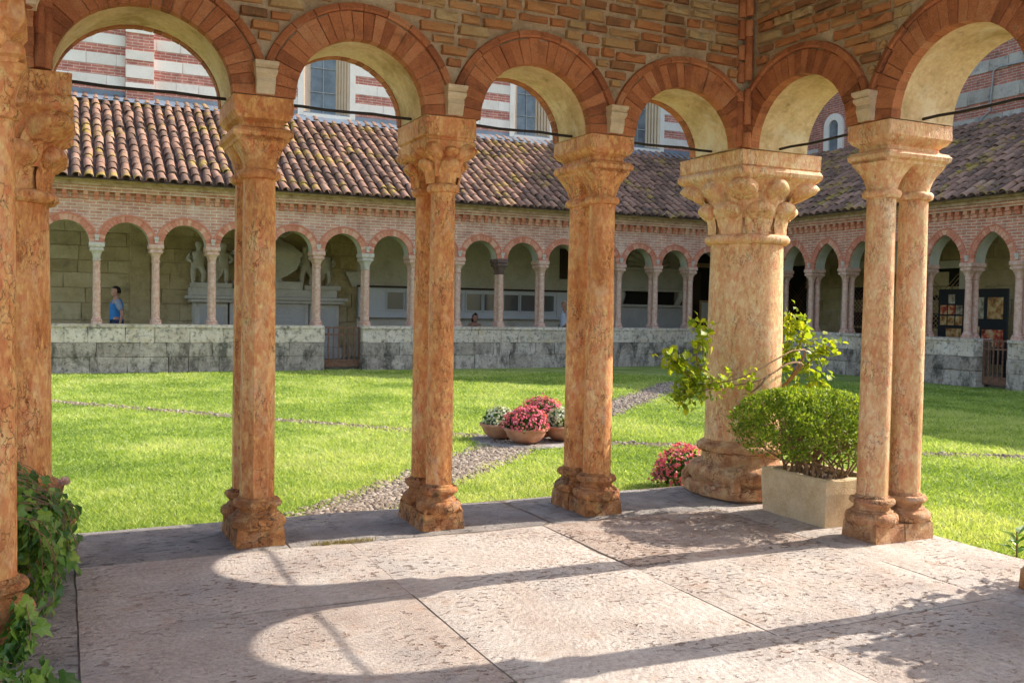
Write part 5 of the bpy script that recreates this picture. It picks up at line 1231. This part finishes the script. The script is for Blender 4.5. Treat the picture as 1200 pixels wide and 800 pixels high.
for si, k0, cnt in lf:
    s = [Vector(p) for p in stems[si]]
    for q in range(cnt):
        i = random.randrange(k0, len(s)-1); P = s[i].lerp(s[i+1], random.random())+rvec()*random.uniform(.01, .12)
        rad = math.hypot(P.x-2.63, P.y-1.2)
        if rad < .4: P.x = 2.63+(P.x-2.63)*.42/max(rad, .01); P.y = 1.2+(P.y-1.2)*.42/max(rad, .01)
        lfs.append(P)
random.shuffle(lfs)
for P in lfs:
    n_ = (rvec()*.8+Vector((.35, -.35, .6))).normalized(); d0_ = rvec(); d = (d0_-n_*d0_.dot(n_)).normalized(); s_ = d.cross(n_); sz = random.uniform(.04, .075)
    if nl < 298: put('leaf', random.choice(rose_leaves), T_, P, Matrix((s_, d, n_)).transposed().to_euler(), (sz, sz, sz)); nl += 1
    else: leaf_geom(fo, P-RL, n_, d, sz*.9, sz*.6, random.random())
stuff(put('foliage', fo.mesh('foliage', 'leaf_rose'), T_, RL))

# flower bowls
def flower_bowl(c, r, h_, label, petal, dome, npet, seed=1):
    T_ = thing('flower_bowl', c, label, 'flower pot', 'terracotta bowls at the path crossing')
    mb = MB(); mb.lathe([(r*.42, 0), (r*.5, .008), (r*.7, h_*.2), (r*.84, h_*.45), (r*.92, h_*.72), (r*.94, h_*.82), (r*1.02, h_*.84), (r*1.03, h_*.98), (r*.99, h_), (r*.9, h_), (r*.86, h_*.85)], 40, cap=False); put('bowl', mb.mesh('bowl', 'terracotta', 40), T_, c)
    mb = MB(); mb.lathe([(r*.88, h_*.88), (.001, h_*.92)], 24, cap=False); put('soil', mb.mesh('soil', 'soil'), T_, c)
    mb = MB(); pt = MB()
    for k in range(900):
        a = random.uniform(0, 2*PI); u_ = random.random(); ph = math.acos(u_); q = random.uniform(.55, .95)
        o_ = Vector((math.sin(ph)*math.cos(a), math.sin(ph)*math.sin(a), u_)); P = Vector((o_.x*dome*q, o_.y*dome*q, h_*.9+o_.z*dome*.95*q))
        leaf_geom(mb, P, o_+rvec()*.4, o_*.3+rvec(), random.uniform(.035, .06), random.uniform(.025, .04), random.random())
    stuff(put('foliage', mb.mesh('foliage', 'leaf_pot'), T_, c))
    for k in range(npet):
        a = random.uniform(0, 2*PI); u_ = random.uniform(.0, 1)**.8; ph = math.acos(u_); q = random.uniform(.84, 1.08)+.16*mnoise.noise(Vector((math.cos(a)*2, math.sin(a)*2, u_*3+seed)))
        o_ = Vector((math.sin(ph)*math.cos(a), math.sin(ph)*math.sin(a), u_)); P = Vector((o_.x*dome*q, o_.y*dome*q, h_*.92+o_.z*dome*.95*q)); tn = min(1, max(0, random.gauss(.5, .28)))
        ax = (o_+rvec()*.5).normalized(); e1 = ax.orthogonal().normalized(); e2 = ax.cross(e1)
        for j in range(4):
            t_ = PI/2*j; dd = e1*math.cos(t_)+e2*math.sin(t_)+ax*.35; leaf_geom(pt, P, ax, dd, random.uniform(.014, .022), .017, tn, .1)
    stuff(put('blossoms', pt.mesh('blossoms', petal), T_, c))
flower_bowl((2.46, 4.66, G0+.024), .245, .17, 'terracotta bowl with a dome of pink flowers, in front of the others', 'petal_pink', .255, 700)
flower_bowl((2.36, 5.1, G0+.024), .24, .17, 'terracotta bowl of white flowers beside pink ones, nearer the leaf-capital columns', 'petal_white', .205, 620, 2)
flower_bowl((2.92, 5.16, G0+.024), .25, .2, 'terracotta bowl of pink flowers rising behind the front pink bowl', 'petal_pink', .285, 620, 3)
flower_bowl((2.97, 4.72, G0+.024), .24, .17, 'terracotta bowl of white flowers half hidden by plain-capital columns', 'petal_white', .21, 620, 4)
# pink begonia behind the thick column
BG = Vector((2.62, 1.98, G0))
T_ = thing('begonia', BG, 'low pink-flowering begonia on the grass behind the thick column', 'flowering plant')
mb = MB(); pt = MB()
for k in range(700):
    o_ = rvec(); o_.z = abs(o_.z); q = random.uniform(.4, 1); P = Vector((o_.x*.24*q, o_.y*.2*q, .04+o_.z*.3*q)); leaf_geom(mb, P, o_+rvec()*.4, o_+rvec(), random.uniform(.03, .05), .03, random.random())
    if k < 420:
        q = random.uniform(.85, 1.1); P = Vector((o_.x*.25*q, o_.y*.21*q, .05+o_.z*.31*q))
        for j in range(3): leaf_geom(pt, P, o_, rvec()+o_*.4, random.uniform(.02, .034), .024, random.random(), .1)
stuff(put('foliage', mb.mesh('foliage', 'leaf_pot'), T_, BG)); stuff(put('blossoms', pt.mesh('blossoms', 'petal_pink'), T_, BG))

# leafy potted shrub by the sunny side, casting dappled shade on the floor
SL = Vector((3.3, -2.16, G0))
T_ = thing('potted_shrub', SL, 'leafy shrub in a terracotta pot outside the sunny pavilion edge', 'shrub')
mb = MB(); mb.lathe([(.16, 0), (.2, .2), (.24, .36), (.26, .36), (.26, .42), (.22, .42), (.21, .36)], 32, cap=False); put('pot', mb.mesh('pot', 'terracotta', 40), T_, SL)
mb = MB(); lf_ = MB()
for k in range(60):
    a = random.uniform(0, 2*PI); e = random.uniform(.15, .72); p0 = Vector((0, 0, .38)); p2 = Vector((e*math.cos(a), e*math.sin(a)*1.1, random.uniform(.75, 1.66-.2*e))); p1 = (p0+p2)/2+rvec()*.08
    mb.tube([p0, p1, p2], [.012, .008, .003], 5)
    for q in range(230): P = p1.lerp(p2, random.uniform(.1, 1.1))+rvec()*.13; leaf_geom(lf_, P, rvec()+Vector((.8, 0, .5)), rvec(), random.uniform(.07, .12), random.uniform(.04, .06), random.random())
put('branches', mb.mesh('branches', 'bark', 60), T_, SL); stuff(put('foliage', lf_.mesh('foliage', 'leaf_bush'), T_, SL))
SL = Vector((3.23, -.74, G0))
T_ = thing('seedling', SL, 'small broad-leaved seedling in the grass beside the pavilion edge', 'plant')
lf_ = MB()
for k in range(9): a = k*2.4; leaf_geom(lf_, Vector((0, 0, .03+.015*k)), Vector((0, 0, 1)), Vector((math.cos(a), math.sin(a), .45)), .13, .055, random.random())
put('foliage', lf_.mesh('foliage', 'leaf_ivy'), T_, SL); mb = MB(); mb.tube([(0, 0, 0), (0, .005, .17)], .006, 5); put('stem', mb.mesh('stem', 'bark'), T_, SL)
# moss tuft and fallen bits on the floor
fo = MB()
for k in range(420):
    a = random.uniform(0, 2*PI); q = random.random()**.6; P = Vector((.2*q*math.cos(a), .035*q*math.sin(a), 0)); leaf_geom(fo, P, rvec(), Vector((random.uniform(-.8, .8), random.uniform(-.8, .8), 1)), random.uniform(.012, .03), .005, random.uniform(.3, 1))
tag(stuff(put('moss', fo.mesh('moss', 'moss_dry'), None, (-.66, .80, -.002))), 'dry brown-green moss tuft in the floor joint between two column pairs', 'moss')
fo = MB()
for k in range(110):
    x, y = random.uniform(-2.05, 2.7), random.uniform(-2.4, 1.5); leaf_geom(fo, Vector((x, y, .006)), Vector((0, 0, 1))+rvec()*.25, Vector((random.uniform(-1, 1), random.uniform(-1, 1), .1)), random.uniform(.01, .026), random.uniform(.006, .012), random.random())
tag(stuff(put('leaf_litter', fo.mesh('leaf_litter', 'moss_dry'))), 'tiny dry leaf scraps scattered over the pavilion floor', 'leaf litter')
print('objects', len(bpy.data.objects))
